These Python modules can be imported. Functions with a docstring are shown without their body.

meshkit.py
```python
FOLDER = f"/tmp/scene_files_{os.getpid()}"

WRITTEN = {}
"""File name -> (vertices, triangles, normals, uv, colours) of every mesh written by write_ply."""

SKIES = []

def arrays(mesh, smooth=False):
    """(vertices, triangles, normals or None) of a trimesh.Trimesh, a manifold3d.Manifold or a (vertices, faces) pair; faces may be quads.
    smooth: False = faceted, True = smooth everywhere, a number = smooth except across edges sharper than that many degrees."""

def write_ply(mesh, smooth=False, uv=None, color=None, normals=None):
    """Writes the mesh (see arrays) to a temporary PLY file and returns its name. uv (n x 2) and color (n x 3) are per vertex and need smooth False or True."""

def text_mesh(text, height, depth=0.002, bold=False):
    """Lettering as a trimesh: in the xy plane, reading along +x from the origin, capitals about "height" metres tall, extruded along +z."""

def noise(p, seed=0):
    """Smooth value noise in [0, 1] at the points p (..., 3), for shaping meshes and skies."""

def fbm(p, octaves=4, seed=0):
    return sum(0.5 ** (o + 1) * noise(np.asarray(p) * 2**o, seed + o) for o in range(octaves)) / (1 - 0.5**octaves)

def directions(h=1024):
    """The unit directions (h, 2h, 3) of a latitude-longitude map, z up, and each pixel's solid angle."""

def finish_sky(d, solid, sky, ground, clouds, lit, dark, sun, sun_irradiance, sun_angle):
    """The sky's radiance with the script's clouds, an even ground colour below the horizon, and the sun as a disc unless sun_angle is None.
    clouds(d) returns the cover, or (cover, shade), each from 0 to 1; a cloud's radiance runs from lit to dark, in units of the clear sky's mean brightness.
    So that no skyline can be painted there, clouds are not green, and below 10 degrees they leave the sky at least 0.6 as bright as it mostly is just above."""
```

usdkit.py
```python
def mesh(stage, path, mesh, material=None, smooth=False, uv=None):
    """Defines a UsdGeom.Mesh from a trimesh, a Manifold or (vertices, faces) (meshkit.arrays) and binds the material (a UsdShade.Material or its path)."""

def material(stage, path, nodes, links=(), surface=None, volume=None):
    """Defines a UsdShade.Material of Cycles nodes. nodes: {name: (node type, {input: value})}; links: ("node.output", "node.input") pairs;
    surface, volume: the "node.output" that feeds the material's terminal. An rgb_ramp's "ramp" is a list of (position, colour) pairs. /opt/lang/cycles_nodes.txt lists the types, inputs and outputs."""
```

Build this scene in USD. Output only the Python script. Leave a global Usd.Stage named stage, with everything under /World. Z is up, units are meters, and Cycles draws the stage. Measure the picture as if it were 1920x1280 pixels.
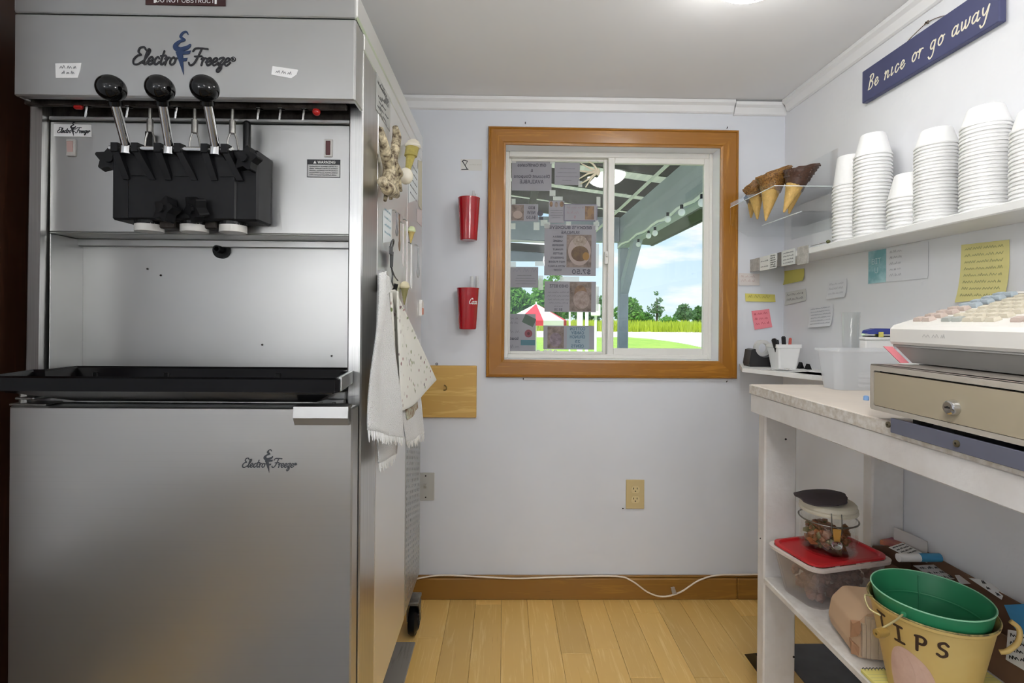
import math, random
import numpy as np, trimesh, shapely
from shapely.geometry import Polygon, LineString, box as sbox, Point
from shapely.ops import unary_union
from shapely import affinity
import usdkit, meshkit
from pxr import Usd, UsdGeom, UsdLux, UsdShade, Gf, Sdf, Vt

stage = Usd.Stage.CreateInMemory()
UsdGeom.SetStageUpAxis(stage, 'Z')
UsdGeom.SetStageMetersPerUnit(stage, 1.0)
UsdGeom.Xform.Define(stage, '/World')
UsdGeom.Scope.Define(stage, '/World/Looks')

# ------------------------------------------------------------------ camera, sky, sun, lamps, exposure
FPX, EYE, YAW, ROLL, CY = 960.0, 1.09, math.atan(15 / 960), 0.008, 597.0
EXPOSURE = 0.34
fw = np.array([math.sin(YAW), math.cos(YAW), 0]); rt = np.array([math.cos(YAW), -math.sin(YAW), 0]); up = np.array([0, 0, 1.0])
cam_r = rt * math.cos(ROLL) + up * math.sin(ROLL); cam_u = up * math.cos(ROLL) - rt * math.sin(ROLL)
cam = UsdGeom.Camera.Define(stage, '/World/camera')
cam.AddTransformOp().Set(Gf.Matrix4d(*cam_r, 0, *cam_u, 0, *(-fw), 0, 0, 0, EYE, 1))
cam.CreateHorizontalApertureAttr(36.0); cam.CreateVerticalApertureAttr(24.0)
cam.CreateFocalLengthAttr(36.0 * FPX / 1920)
cam.CreateVerticalApertureOffsetAttr(-(640 - CY) * 36 / 1920)
cam.CreateClippingRangeAttr(Gf.Vec2f(0.02, 2000))
cam.CreateExposureAttr(EXPOSURE)

usdkit.material(stage, '/World/Looks/sky', {
    'tc': ('texture_coordinate', {}), 'sep': ('separate_xyz', {}),
    'grad': ('rgb_ramp', {'ramp': [(0.0, (.70, .84, .95)), (0.06, (.66, .82, .96)), (0.22, (.48, .70, .95)), (1.0, (.20, .42, .84))]}),
    'map': ('mapping', {'scale': (1.5, 1.5, 6.5), 'location': (3.1, 0.4, 0.12)}),
    'n': ('noise_texture', {'scale': 2.6, 'detail': 6.0, 'roughness': 0.55}),
    'cov': ('map_range', {'from_min': 0.50, 'from_max': 0.62, 'to_min': 0.0, 'to_max': 0.9, 'clamp': True}),
    'mx': ('mix_color', {'b': (.98, .97, .97)}),
    'bg': ('background_shader', {'strength': 0.95})},
    [('tc.generated', 'sep.vector'), ('sep.z', 'grad.fac'), ('tc.generated', 'map.vector'), ('map.vector', 'n.vector'), ('n.fac', 'cov.value'),
     ('cov.result', 'mx.fac'), ('grad.color', 'mx.a'), ('mx.result', 'bg.color')], surface='bg.background')
dome = UsdLux.DomeLight.Define(stage, '/World/sky_light')
dome.CreateIntensityAttr(1.0)
UsdShade.MaterialBindingAPI.Apply(dome.GetPrim()).Bind(UsdShade.Material.Get(stage, '/World/Looks/sky'))
sun = UsdLux.DistantLight.Define(stage, '/World/sun')
sun.CreateIntensityAttr(1.25); sun.CreateNormalizeAttr(True); sun.CreateAngleAttr(0.6); sun.CreateColorAttr(Gf.Vec3f(1, .95, .86))
sun.AddRotateXYZOp().Set(Gf.Vec3f(38, 0, -32))        # high, from behind the house and its left
LAMP_POWER, LAMP_2, LAMP_3, FILL_SIDE = 18.0, 24.0, 30.0, 21.0   # radiance of the dome lamp's glass, then of the added fill lamps

# ------------------------------------------------------------------ helpers
def ray(px, py):
    a, b, c, s = px - 960, py - CY, math.cos(ROLL), math.sin(ROLL)
    return rt * (a * c + b * s) + fw * FPX - up * (-a * s + b * c)
def onY(px, py, y): d = ray(px, py); return d * (y / d[1]) + [0, 0, EYE]
def onX(px, py, x): d = ray(px, py); return d * (x / d[0]) + [0, 0, EYE]
def onZ(px, py, z): d = ray(px, py); return d * ((z - EYE) / d[2]) + [0, 0, EYE]

def lin(c):
    if isinstance(c, str): c = tuple(int(c[i:i + 2], 16) for i in (1, 3, 5))
    if max(c) > 1: c = [v / 255 for v in c]
    return tuple(v / 12.92 if v <= .04045 else ((v + .055) / 1.055) ** 2.4 for v in c)

MATS = {}
def mat(name, color='#ffffff', rough=.5, metal=0, spec=.5, coat=0, vary=0, vscale=6, stretch=(1, 1, 1), bump=0, bscale=40, color2=None, alpha=1, trans=0, sss=0, emit=0, island=0, rvar=0, sheen=0, aniso=0):
    """one procedural material; vary mixes color2 (or a darker tone) in by noise, island varies it per piece"""
    if name in MATS: return MATS[name]
    c = lin(color); c2 = lin(color2) if color2 else tuple(v * (1 - vary) for v in c)
    p = {'base_color': c, 'roughness': rough, 'metallic': metal, 'specular_ior_level': spec, 'coat_weight': coat, 'alpha': alpha, 'transmission_weight': trans, 'subsurface_weight': sss}
    if sheen: p['sheen_weight'] = sheen
    if aniso: p['anisotropic'] = aniso
    if emit: p['emission_color'] = c; p['emission_strength'] = emit
    nodes, links = {'p': ('principled_bsdf', p)}, []
    if vary or color2 or bump or rvar:
        nodes['g'] = ('geometry', {}); nodes['m'] = ('mapping', {'scale': stretch}); links.append(('g.position', 'm.vector'))
    if vary or color2:
        nodes['n'] = ('noise_texture', {'scale': vscale, 'detail': 5.0, 'roughness': .6})
        nodes['r'] = ('map_range', {'from_min': .35, 'from_max': .65, 'clamp': True}); nodes['x'] = ('mix_color', {'a': c, 'b': c2})
        links += [('m.vector', 'n.vector'), ('n.fac', 'r.value'), ('r.result', 'x.fac'), ('x.result', 'p.base_color')]
    if rvar:
        nodes['rn'] = ('noise_texture', {'scale': vscale, 'detail': 4.0}); nodes['rr'] = ('map_range', {'from_min': .3, 'from_max': .7, 'to_min': rough - rvar, 'to_max': rough + rvar})
        links += [('m.vector', 'rn.vector'), ('rn.fac', 'rr.value'), ('rr.result', 'p.roughness')]
    if bump:
        nodes['bn'] = ('noise_texture', {'scale': bscale, 'detail': 4.0}); nodes['b'] = ('bump', {'strength': bump, 'distance': .004})
        links += [('m.vector', 'bn.vector'), ('bn.fac', 'b.height'), ('b.normal', 'p.normal')]
    if island:
        src = 'x.result' if 'x' in nodes else None
        nodes['oi'] = ('object_info', {}); nodes['hv'] = ('map_range', {'from_min': 0., 'from_max': 1., 'to_min': 1 - island, 'to_max': 1 + island})
        nodes['h'] = ('hsv', {'color': c}); links = [l for l in links if l[1] != 'p.base_color']
        links += [('oi.random', 'hv.value'), ('hv.result', 'h.value'), ('h.color', 'p.base_color')] + ([(src, 'h.color')] if src else [])
    MATS[name] = usdkit.material(stage, '/World/Looks/' + name, nodes, links, surface='p.BSDF')
    return MATS[name]

def wood(name, c1, c2, scale, axis, rough=.4, coat=0, island=0, ring=6.0, dark=None):
    """grain along axis 0/1/2"""
    if name in MATS: return MATS[name]
    st = [9.0, 9.0, 9.0]; st[axis] = .55
    nodes = {'g': ('geometry', {}), 'oi': ('object_info', {}), 'off': ('vector_math', {'math_type': 'add'}), 'cmb': ('combine_xyz', {}), 'mul': ('math', {'math_type': 'multiply', 'value2': 37.0 if island else 0.0}),
             'm': ('mapping', {'scale': tuple(v * scale for v in st)}),
             'n1': ('noise_texture', {'scale': 2.2, 'detail': 6.0, 'roughness': .65, 'distortion': 1.6}),
             'n2': ('noise_texture', {'scale': 11.0, 'detail': 3.0}),
             'add': ('math', {'math_type': 'multiply_add', 'value2': .35}),
             'r': ('rgb_ramp', {'ramp': [(.36, lin(c2)), (.52, lin(c1)), (.72, lin(c1)), (.86, lin(dark or c2))]}),
             'b': ('bump', {'strength': .12, 'distance': .002}), 'p': ('principled_bsdf', {'roughness': rough, 'coat_weight': coat, 'coat_roughness': .15})}
    links = [('oi.random', 'mul.value1'), ('mul.value', 'cmb.x'), ('mul.value', 'cmb.y'), ('mul.value', 'cmb.z'), ('g.position', 'off.vector1'), ('cmb.vector', 'off.vector2'), ('off.vector', 'm.vector'),
             ('m.vector', 'n1.vector'), ('m.vector', 'n2.vector'), ('n2.fac', 'add.value1'), ('n1.fac', 'add.value3'), ('add.value', 'r.fac'), ('n1.fac', 'b.height'), ('b.normal', 'p.normal')]
    if island:
        nodes['hv'] = ('map_range', {'to_min': 1 - island, 'to_max': 1 + island}); nodes['h'] = ('hsv', {})
        links += [('oi.random', 'hv.value'), ('hv.result', 'h.value'), ('r.color', 'h.color'), ('h.color', 'p.base_color')]
    else: links.append(('r.color', 'p.base_color'))
    MATS[name] = usdkit.material(stage, '/World/Looks/' + name, nodes, links, surface='p.BSDF')
    return MATS[name]

def pane(name, tint=(1, 1, 1), ior=1.45, haze=0, hazecol=(.9, .9, .9), rough=0.0):
    """clear sheet: light passes straight, mirrored by fresnel; haze adds a milky share"""
    if name in MATS: return MATS[name]
    nodes = {'t': ('transparent_bsdf', {'color': tint}), 'gl': ('glossy_bsdf', {'color': (1, 1, 1), 'roughness': rough}), 'lw': ('layer_weight', {'blend': .5}), 'pw': ('math', {'math_type': 'power', 'value2': 4.0}), 'f': ('math', {'math_type': 'multiply_add', 'value2': .4, 'value3': ((ior - 1) / (ior + 1)) ** 2}), 'x': ('mix_closure', {})}
    links = [('lw.facing', 'pw.value1'), ('pw.value', 'f.value1'), ('f.value', 'x.fac'), ('t.BSDF', 'x.closure1'), ('gl.BSDF', 'x.closure2')]; out = 'x.closure'
    if haze:
        nodes['d'] = ('diffuse_bsdf', {'color': hazecol}); nodes['tl'] = ('translucent_bsdf', {'color': hazecol}); nodes['dm'] = ('mix_closure', {'fac': .4}); nodes['y'] = ('mix_closure', {'fac': haze})
        links += [('d.BSDF', 'dm.closure1'), ('tl.BSDF', 'dm.closure2'), ('x.closure', 'y.closure1'), ('dm.closure', 'y.closure2')]; out = 'y.closure'
    MATS[name] = usdkit.material(stage, '/World/Looks/' + name, nodes, links, surface=out)
    return MATS[name]

used = {}
def fresh(parent, name):
    n = used.get((parent, name), 0); used[(parent, name)] = n + 1
    return f'{parent}/{name}' if n == 0 else f'{parent}/{name}_{n:03d}'
ORG = {}
def tagp(prim, label=None, cat=None, group=None, kind=None):
    for k, v in (('label', label), ('category', cat), ('group', group), ('kind', kind)):
        if v: prim.SetCustomDataByKey(k, v)
def thing(name, label=None, cat=None, loc=(0, 0, 0), group=None, kind=None):
    path = fresh('/World', name); x = UsdGeom.Xform.Define(stage, path); x.AddTranslateOp().Set(Gf.Vec3d(*map(float, loc)))
    ORG[path] = np.array(loc, float); tagp(x.GetPrim(), label, cat, group, kind)
    return path
def part(parent, name, mesh, m, label=None, kind=None, smooth=False):
    """mesh in world coordinates; becomes a child of the thing (or part) at path parent"""
    path = fresh(parent, name)
    root = '/'.join(path.split('/')[:3]); o = ORG.get(root, np.zeros(3))
    v, f, n = None, None, None
    mm = mesh.copy() if hasattr(mesh, 'copy') else mesh
    mm.apply_translation(-o)
    usdkit.mesh(stage, path, mm, m, smooth=smooth)
    if label or kind: tagp(stage.GetPrimAtPath(path), label, None, None, kind)
    return path
def single(name, mesh, m, label=None, cat=None, group=None, kind=None, smooth=False):
    path = fresh('/World', name); usdkit.mesh(stage, path, mesh, m, smooth=smooth); tagp(stage.GetPrimAtPath(path), label, cat, group, kind)
    return path
def copy_of(src, loc, rotz=0, label=None, group=None, cat=None, rot=None, scale=None):
    name = src.split('/')[-1]; base = name[:-4] if name[-4:-3] == '_' and name[-3:].isdigit() else name
    path = fresh('/World', base); x = UsdGeom.Xform.Define(stage, path)
    x.GetPrim().GetReferences().AddInternalReference(src)
    x.ClearXformOpOrder(); x.AddTranslateOp(opSuffix='place').Set(Gf.Vec3d(*map(float, loc)))
    if rot is not None: x.AddRotateXYZOp(opSuffix='turn').Set(Gf.Vec3f(*map(float, rot)))
    elif rotz: x.AddRotateZOp(opSuffix='turn').Set(float(rotz))
    if scale is not None: x.AddScaleOp(opSuffix='size').Set(Gf.Vec3f(*map(float, scale)))
    x.GetPrim().SetInstanceable(True); tagp(x.GetPrim(), label, cat, group)
    return path

cat_ = lambda ms: trimesh.util.concatenate([m for m in ms if m is not None])
def box(x0, x1, y0, y1, z0, z1):
    m = trimesh.creation.box((abs(x1 - x0), abs(y1 - y0), abs(z1 - z0))); m.apply_translation(((x0 + x1) / 2, (y0 + y1) / 2, (z0 + z1) / 2)); return m
def cbox(x0, x1, y0, y1, z0, z1, c=.003):
    """box with chamfered edges"""
    x0, x1 = sorted((x0, x1)); y0, y1 = sorted((y0, y1)); z0, z1 = sorted((z0, z1)); c = min(c, (x1 - x0) * .45, (y1 - y0) * .45, (z1 - z0) * .45)
    p = []
    for x, sx in ((x0, 1), (x1, -1)):
        for y, sy in ((y0, 1), (y1, -1)):
            for z, sz in ((z0, 1), (z1, -1)): p += [(x, y + sy * c, z + sz * c), (x + sx * c, y, z + sz * c), (x + sx * c, y + sy * c, z)]
    return trimesh.convex.convex_hull(np.array(p))
def hull(pts): return trimesh.convex.convex_hull(np.array(pts, float))
def prism(poly, d):
    gs = getattr(poly, 'geoms', [poly])
    return cat_([trimesh.creation.extrude_polygon(g, d, engine='earcut') for g in gs if g.area > 1e-9])
def frame(o, xd, yd):
    xd = np.array(xd, float); xd /= np.linalg.norm(xd); yd = np.array(yd, float); yd -= xd * (yd @ xd); yd /= np.linalg.norm(yd)
    M = np.eye(4); M[:3, 0], M[:3, 1], M[:3, 2], M[:3, 3] = xd, yd, np.cross(xd, yd), o; return M
def put(m, M): m = m.copy(); m.apply_transform(M); return m
def lathe(prof, n=40, at=(0, 0, 0)):
    """profile [(r, z)...] closed into a loop by the caller where it has thickness"""
    p = np.array(prof, float); k = len(p); a = np.linspace(0, 2 * np.pi, n, endpoint=False)
    v = np.stack([p[:, None, 0] * np.cos(a), p[:, None, 0] * np.sin(a), np.repeat(p[:, 1:2], n, 1)], -1).reshape(-1, 3)
    f = []
    for i in range(k - 1):
        for j in range(n):
            j2 = (j + 1) % n; A, B, C, D_ = i * n + j, i * n + j2, (i + 1) * n + j2, (i + 1) * n + j
            f += [(A, B, C), (A, C, D_)]
    m = trimesh.Trimesh(v, f, process=False); m.merge_vertices(); m.update_faces(m.nondegenerate_faces()); m.apply_translation(at); return m
def smoothline(pts, n=6, closed=False):
    p = np.array(pts, float)
    if len(p) < 3: return p
    q = np.vstack([p[-1], p, p[0], p[1]]) if closed else np.vstack([2 * p[0] - p[1], p, 2 * p[-1] - p[-2]])
    out = []
    for i in range(1, len(q) - 2):
        for t in np.linspace(0, 1, n, endpoint=False):
            a, b, c, d = q[i - 1], q[i], q[i + 1], q[i + 2]
            out.append(.5 * (2 * b + (c - a) * t + (2 * a - 5 * b + 4 * c - d) * t * t + (3 * b - a - 3 * c + d) * t ** 3))
    if not closed: out.append(p[-1])
    return np.array(out)
def tube(pts, r, n=8, closed=False, cap=True):
    p = np.array(pts, float); k = len(p); r = np.broadcast_to(np.array(r, float), (k,))
    tg = np.roll(p, -1, 0) - np.roll(p, 1, 0) if closed else np.gradient(p, axis=0)
    tg /= np.maximum(np.linalg.norm(tg, axis=1, keepdims=True), 1e-12)
    nrm = np.cross(tg[0], [0, 0, 1.0]); nrm = nrm if np.linalg.norm(nrm) > .1 else np.cross(tg[0], [0, 1.0, 0]); nrm /= np.linalg.norm(nrm)
    v = []; a = np.linspace(0, 2 * np.pi, n, endpoint=False)
    for i in range(k):
        nrm = nrm - tg[i] * (nrm @ tg[i]); nrm /= max(np.linalg.norm(nrm), 1e-9); b = np.cross(tg[i], nrm)
        v.append(p[i] + r[i] * (np.cos(a)[:, None] * nrm + np.sin(a)[:, None] * b))
    v = np.vstack(v); f = []
    for i in range(k if closed else k - 1):
        i2 = (i + 1) % k
        for j in range(n):
            j2 = (j + 1) % n; f += [(i * n + j, i * n + j2, i2 * n + j2), (i * n + j, i2 * n + j2, i2 * n + j)]
    if not closed and cap:
        v = np.vstack([v, p[0], p[-1]]); c0, c1 = len(v) - 2, len(v) - 1
        for j in range(n): f += [(c0, (j + 1) % n, j), (c1, (k - 1) * n + j, (k - 1) * n + (j + 1) % n)]
    m = trimesh.Trimesh(v, f, process=False); trimesh.repair.fix_normals(m); return m
def cyl(p0, p1, r, n=16, r1=None): return tube([p0, p1], [r, r if r1 is None else r1], n)
def ball(c, r, sub=2, squash=(1, 1, 1)):
    m = trimesh.creation.icosphere(sub, 1.0); m.apply_scale(np.array(squash, float) * r); m.apply_translation(c); return m
def sheet(fn, nu, nv, thick=0):
    """surface fn(u, v) -> point, with thickness along its normal"""
    U, V = np.meshgrid(np.linspace(0, 1, nu), np.linspace(0, 1, nv), indexing='ij'); P = np.array([[fn(a, b) for b in np.linspace(0, 1, nv)] for a in np.linspace(0, 1, nu)])
    idx = np.arange(nu * nv).reshape(nu, nv); a, b, c, d = idx[:-1, :-1].ravel(), idx[1:, :-1].ravel(), idx[1:, 1:].ravel(), idx[:-1, 1:].ravel()
    f = np.vstack([np.stack([a, b, c], 1), np.stack([a, c, d], 1)]); v = P.reshape(-1, 3)
    if not thick: return trimesh.Trimesh(v, f, process=False)
    n = trimesh.Trimesh(v, f, process=False).vertex_normals; rim = np.concatenate([idx[:, 0], idx[-1, 1:], idx[-2::-1, -1], idx[0, -2:0:-1]]); N = len(v)
    r2 = np.roll(rim, -1); side = np.vstack([np.stack([rim, rim + N, r2 + N], 1), np.stack([rim, r2 + N, r2], 1)])
    m = trimesh.Trimesh(np.vstack([v + n * thick / 2, v - n * thick / 2]), np.vstack([f, f[:, ::-1] + N, side]), process=False); trimesh.repair.fix_normals(m); return m

# ------------------------------------------------------------------ lettering
GL = {'e': (.4, [[(0, .2), (.2, .25), (.3, .38), (.2, .5), (.07, .4), (.05, .18), (.17, 0), (.32, .08), (.4, .2)]]),
      'l': (.3, [[(0, .1), (.18, .55), (.26, .88), (.18, 1.0), (.1, .8), (.08, .3), (.14, .02), (.24, .05), (.31, .18)]]),
      'c': (.36, [[(.3, .4), (.2, .5), (.07, .38), (.05, .15), (.16, 0), (.28, .07), (.37, .2)]]),
      't': (.32, [[(.14, .88), (.1, .3), (.14, .04), (.24, .03), (.33, .16)], [(0, .56), (.3, .6)]]),
      'r': (.33, [[(0, .38), (.08, .5), (.1, .3), (.1, 0)], [(.1, .28), (.2, .47), (.33, .44)]]),
      'o': (.4, [[(.2, .5), (.06, .36), (.06, .12), (.2, 0), (.34, .14), (.34, .38), (.2, .5), (.3, .4), (.42, .44)]]),
      'E': (.58, [[(.56, .84), (.42, 1), (.2, .94), (.17, .72), (.36, .56), (.18, .5), (.03, .28), (.1, .04), (.32, 0), (.58, .2)]]),
      'F': (.66, [[(.05, .8), (.14, .96), (.4, .98), (.85, .94)], [(.5, .95), (.4, .4), (.27, .06), (.1, .0), (.0, .14)], [(.24, .5), (.62, .53)]]),
      'z': (.38, [[(.02, .42), (.1, .5), (.3, .48), (.08, .03), (.24, .05), (.3, -.18), (.16, -.42), (.06, -.25), (.39, .16)]]),
      'n': (.46, [[(0, .4), (.06, .5), (.08, .3), (.05, 0)], [(.06, .2), (.2, .47), (.3, .4), (.29, .1), (.36, 0), (.46, .12)]]),
      'i': (.24, [[(.07, .5), (.05, .12), (.12, 0), (.24, .12)]]),
      'g': (.46, [[(.34, .42), (.2, .5), (.06, .36), (.08, .14), (.2, .06), (.33, .2), (.36, .48), (.34, -.1), (.28, -.36), (.12, -.44), (.0, -.3)]]),
      'a': (.5, [[(.33, .42), (.2, .5), (.05, .34), (.06, .1), (.18, .02), (.32, .2), (.36, .5), (.34, .12), (.42, .0), (.52, .1)]]),
      'w': (.56, [[(.02, .48), (.05, .12), (.15, .02), (.26, .2), (.27, .46), (.28, .14), (.38, .02), (.5, .2), (.52, .5)]]),
      'y': (.44, [[(.02, .5), (.05, .24), (.16, .1), (.3, .24), (.38, .5), (.34, .1), (.27, -.34), (.12, -.46), (.0, -.3)]]),
      'B': (.5, [[(.1, .98), (.04, 0)], [(0, .9), (.2, 1), (.38, .9), (.34, .64), (.1, .52), (.36, .45), (.42, .2), (.28, .02), (.0, 0)]]),
      'C': (.5, [[(.5, .8), (.4, 1), (.15, .85), (.04, .4), (.15, .05), (.38, .04), (.52, .22)]]),
      'T': (.6, [[(0, .95), (.6, .95)], [(.3, .95), (.28, 0)]]), 'I': (.5, [[(.02, 1), (.42, 1)], [(.22, 1), (.24, 0)], [(.0, 0), (.5, 0)]]),
      'P': (.6, [[(.1, .98), (.08, 0)], [(.02, .95), (.35, 1), (.5, .8), (.4, .52), (.1, .48)]]),
      'S': (.5, [[(.46, .85), (.3, 1), (.06, .85), (.1, .6), (.4, .42), (.44, .15), (.22, 0), (.0, .12)]]), ' ': (.34, [])}
def script(text, h, w, slant=.25, gap=0.0, thick=.0004, cap=1.0):
    """handwritten lettering, x-height h/2, stroke width w"""
    x, shapes = 0, []
    for ch in text:
        adv, ls = GL[ch]
        for l in ls:
            p = smoothline(l, 6) if len(l) > 2 else np.array(l, float)
            k = cap if ch.isupper() else 1
            q = np.stack([(x + p[:, 0] * k + slant * p[:, 1] * k) * h, p[:, 1] * h * k], 1)
            shapes.append(LineString(q).buffer(w / 2, quad_segs=3))
        x += adv * (cap if ch.isupper() else 1) + gap
    return prism(unary_union(shapes).simplify(w * .06), thick), x * h
def scribble(w, h, seed, thick=.0003, sw=.0008):
    """one line of handwriting too small to read"""
    r = random.Random(seed); x, ls = 0, []
    while x < w:
        L = min(w - x, r.uniform(.15, .35) * w); n = max(4, int(L / h * 2.2))
        if L > h * .5: ls.append(LineString([(x + L * i / n, h * ((i % 2) * r.uniform(.5, 1))) for i in range(n + 1)]).buffer(sw / 2, quad_segs=1))
        x += L + h * .6
    return prism(unary_union(ls), thick)
TXT = {}
def text(s, h, depth=.0004, bold=False, mirror=False, width=None, center=True):
    k = (s, bold)
    if k not in TXT: TXT[k] = meshkit.text_mesh(s, 1.0, 1.0, bold)
    m = TXT[k].copy(); m.apply_scale((h, h, depth))
    if width: m.apply_scale((width / m.extents[0], 1, 1))
    if center: m.apply_translation((-m.bounds.mean(0)[0], 0, 0))
    if mirror: m.apply_scale((-1, 1, 1)); m.invert()
    return m
# ------------------------------------------------------------------ the room
D = 2.0
XR = 1.101; XL = -1.085; YF = -1.75; ZC = 1.948
M_wall = mat('wall_paint', '#dde0e6', .62, vary=.03, vscale=3, bump=.10, bscale=35)
M_wallR = mat('wall_paint_plaster', '#e6e7ea', .6, vary=.03, vscale=3, bump=.35, bscale=22)
M_ceil = mat('ceiling_paint', '#efefef', .8, vary=.02, vscale=2)
M_trim = mat('trim_paint', '#e9e9e9', .4)
M_white = mat('white_paint', '#e6e6e4', .45, vary=.04, vscale=14)
M_dark = mat('dark_gap', '#16120f', .8)
M_black = mat('black_plastic', '#0c0c0d', .34, spec=.25)
M_wire = mat('zinc_wire', '#a8a8a4', .3, 1)

# planks of the floor: laminate strips running away from the camera
floor = thing('floor', kind='structure')
M_floor = wood('laminate', '#ddb468', '#bd8d44', 2.2, 1, .36, .1, island=.13, dark='#e8c680')
part(floor, 'underlay', box(XL - .1, XR + .1, YF - .1, D + .1, -.05, -.010), M_dark)
rng = random.Random(4); pw = .0985; x = XL
row = 0
while x < XR:
    x1 = min(x + pw, XR); y = YF - rng.uniform(0, .7)
    joints = []
    while y < D:
        y1 = y + rng.choice([.45, .62, .8, .95]); a, b = max(y, YF), min(y1, D)
        if b - a > .02: part(floor, 'plank', cbox(x + .0003, x1 - .0003, a + .0004, b - .0004, -.012, 0, .0009), M_floor)
        y = y1
    x = x1

# walls
W0 = dict(x0=-.012, x1=.862, z0=.915, z1=1.783)      # the rough window opening in the back wall
wb = cat_([box(XL - .12, W0['x0'], D, D + .13, -.3, ZC + .1), box(W0['x1'], XR + .12, D, D + .13, -.3, ZC + .1),
           box(W0['x0'], W0['x1'], D, D + .13, -.3, W0['z0']), box(W0['x0'], W0['x1'], D, D + .13, W0['z1'], ZC + .1)])
single('wall_back', wb, M_wall, kind='structure')
single('wall_right', box(XR, XR + .12, YF - .12, D, -.3, ZC + .1), M_wallR, kind='structure')
wl = thing('wall_left', kind='structure')
M_panel = wood('dark_panelling', '#3a2216', '#1f110a', 1.2, 2, .38, .2, island=.12, dark='#4a2c1c')
part(wl, 'wall_board', box(XL - .12, XL - .008, YF - .12, D, -.3, ZC + .1), M_wall)
part(wl, 'wainscot', cbox(XL - .012, XL + .004, YF, .855, .0, .50, .002), mat('added_panel_grey', '#5d5751', .6))  # unseen dark panel, added to darken what the steel door reflects
yy = .86; k = 0
while yy < D:
    part(wl, 'panel', cbox(XL - .012, XL, yy + .001, min(yy + .2, D) - .001, 0, ZC, .003), M_panel); yy += .2
# wall behind the camera, with the serving hatch that lets the daylight in
HX0, HX1, HZ0, HZ1 = -.75, .55, .98, 1.66
wf = cat_([box(XL - .12, HX0, YF - .12, YF, -.3, ZC + .1), box(HX1, XR + .12, YF - .12, YF, -.3, ZC + .1), box(HX0, HX1, YF - .12, YF, -.3, HZ0), box(HX0, HX1, YF - .12, YF, HZ1, ZC + .1)])
single('wall_front', wf, M_wall, kind='structure')
single('ceiling', box(XL - .12, XR + .12, YF - .12, D + .13, ZC, ZC + .1), M_ceil, kind='structure')

# crown moulding: back and right, with the open joints the photo shows
def crown(n):
    return [(0, 0), (.004, 0), (.010, .003), (.012, .008), (.016, .022), (.026, .032), (.030, .036), (.030, .052), (0, .052)][:n]
prof = [(0, 0), (.005, 0), (.010, .004), (.012, .010), (.018, .026), (.028, .034), (.028, .046), (0, .046)]
def moulding(p0, p1, outdir, zt):
    """profile swept from p0 to p1 along the wall; outdir points into the room"""
    p0, p1, od = map(lambda a: np.array(a, float), (p0, p1, outdir)); k = len(prof)
    v = [q + od * a + np.array([0, 0, zt - .046 + b]) for q in (p0, p1) for a, b in prof]
    f = [(i, (i + 1) % k, k + (i + 1) % k) for i in range(k)] + [(i, k + (i + 1) % k, k + i) for i in range(k)]
    f += [(0, i, i + 1) for i in range(1, k - 1)] + [(k, k + i + 1, k + i) for i in range(1, k - 1)]
    m = trimesh.Trimesh(np.array(v), f, process=False); trimesh.repair.fix_normals(m); return m
t1 = thing('trim_1', kind='structure')
part(t1, 'moulding', moulding((XL, D, 0), (.893, D, 0), (0, -1, 0), ZC - .0015), M_trim)
part(t1, 'moulding', moulding((.8945, D, 0), (XR, D, 0), (0, -1, 0), ZC - .008), M_trim)
single('trim_2', moulding((XR, D - .028, 0), (XR, YF, 0), (-1, 0, 0), ZC - .001), M_trim, kind='structure')

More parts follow.
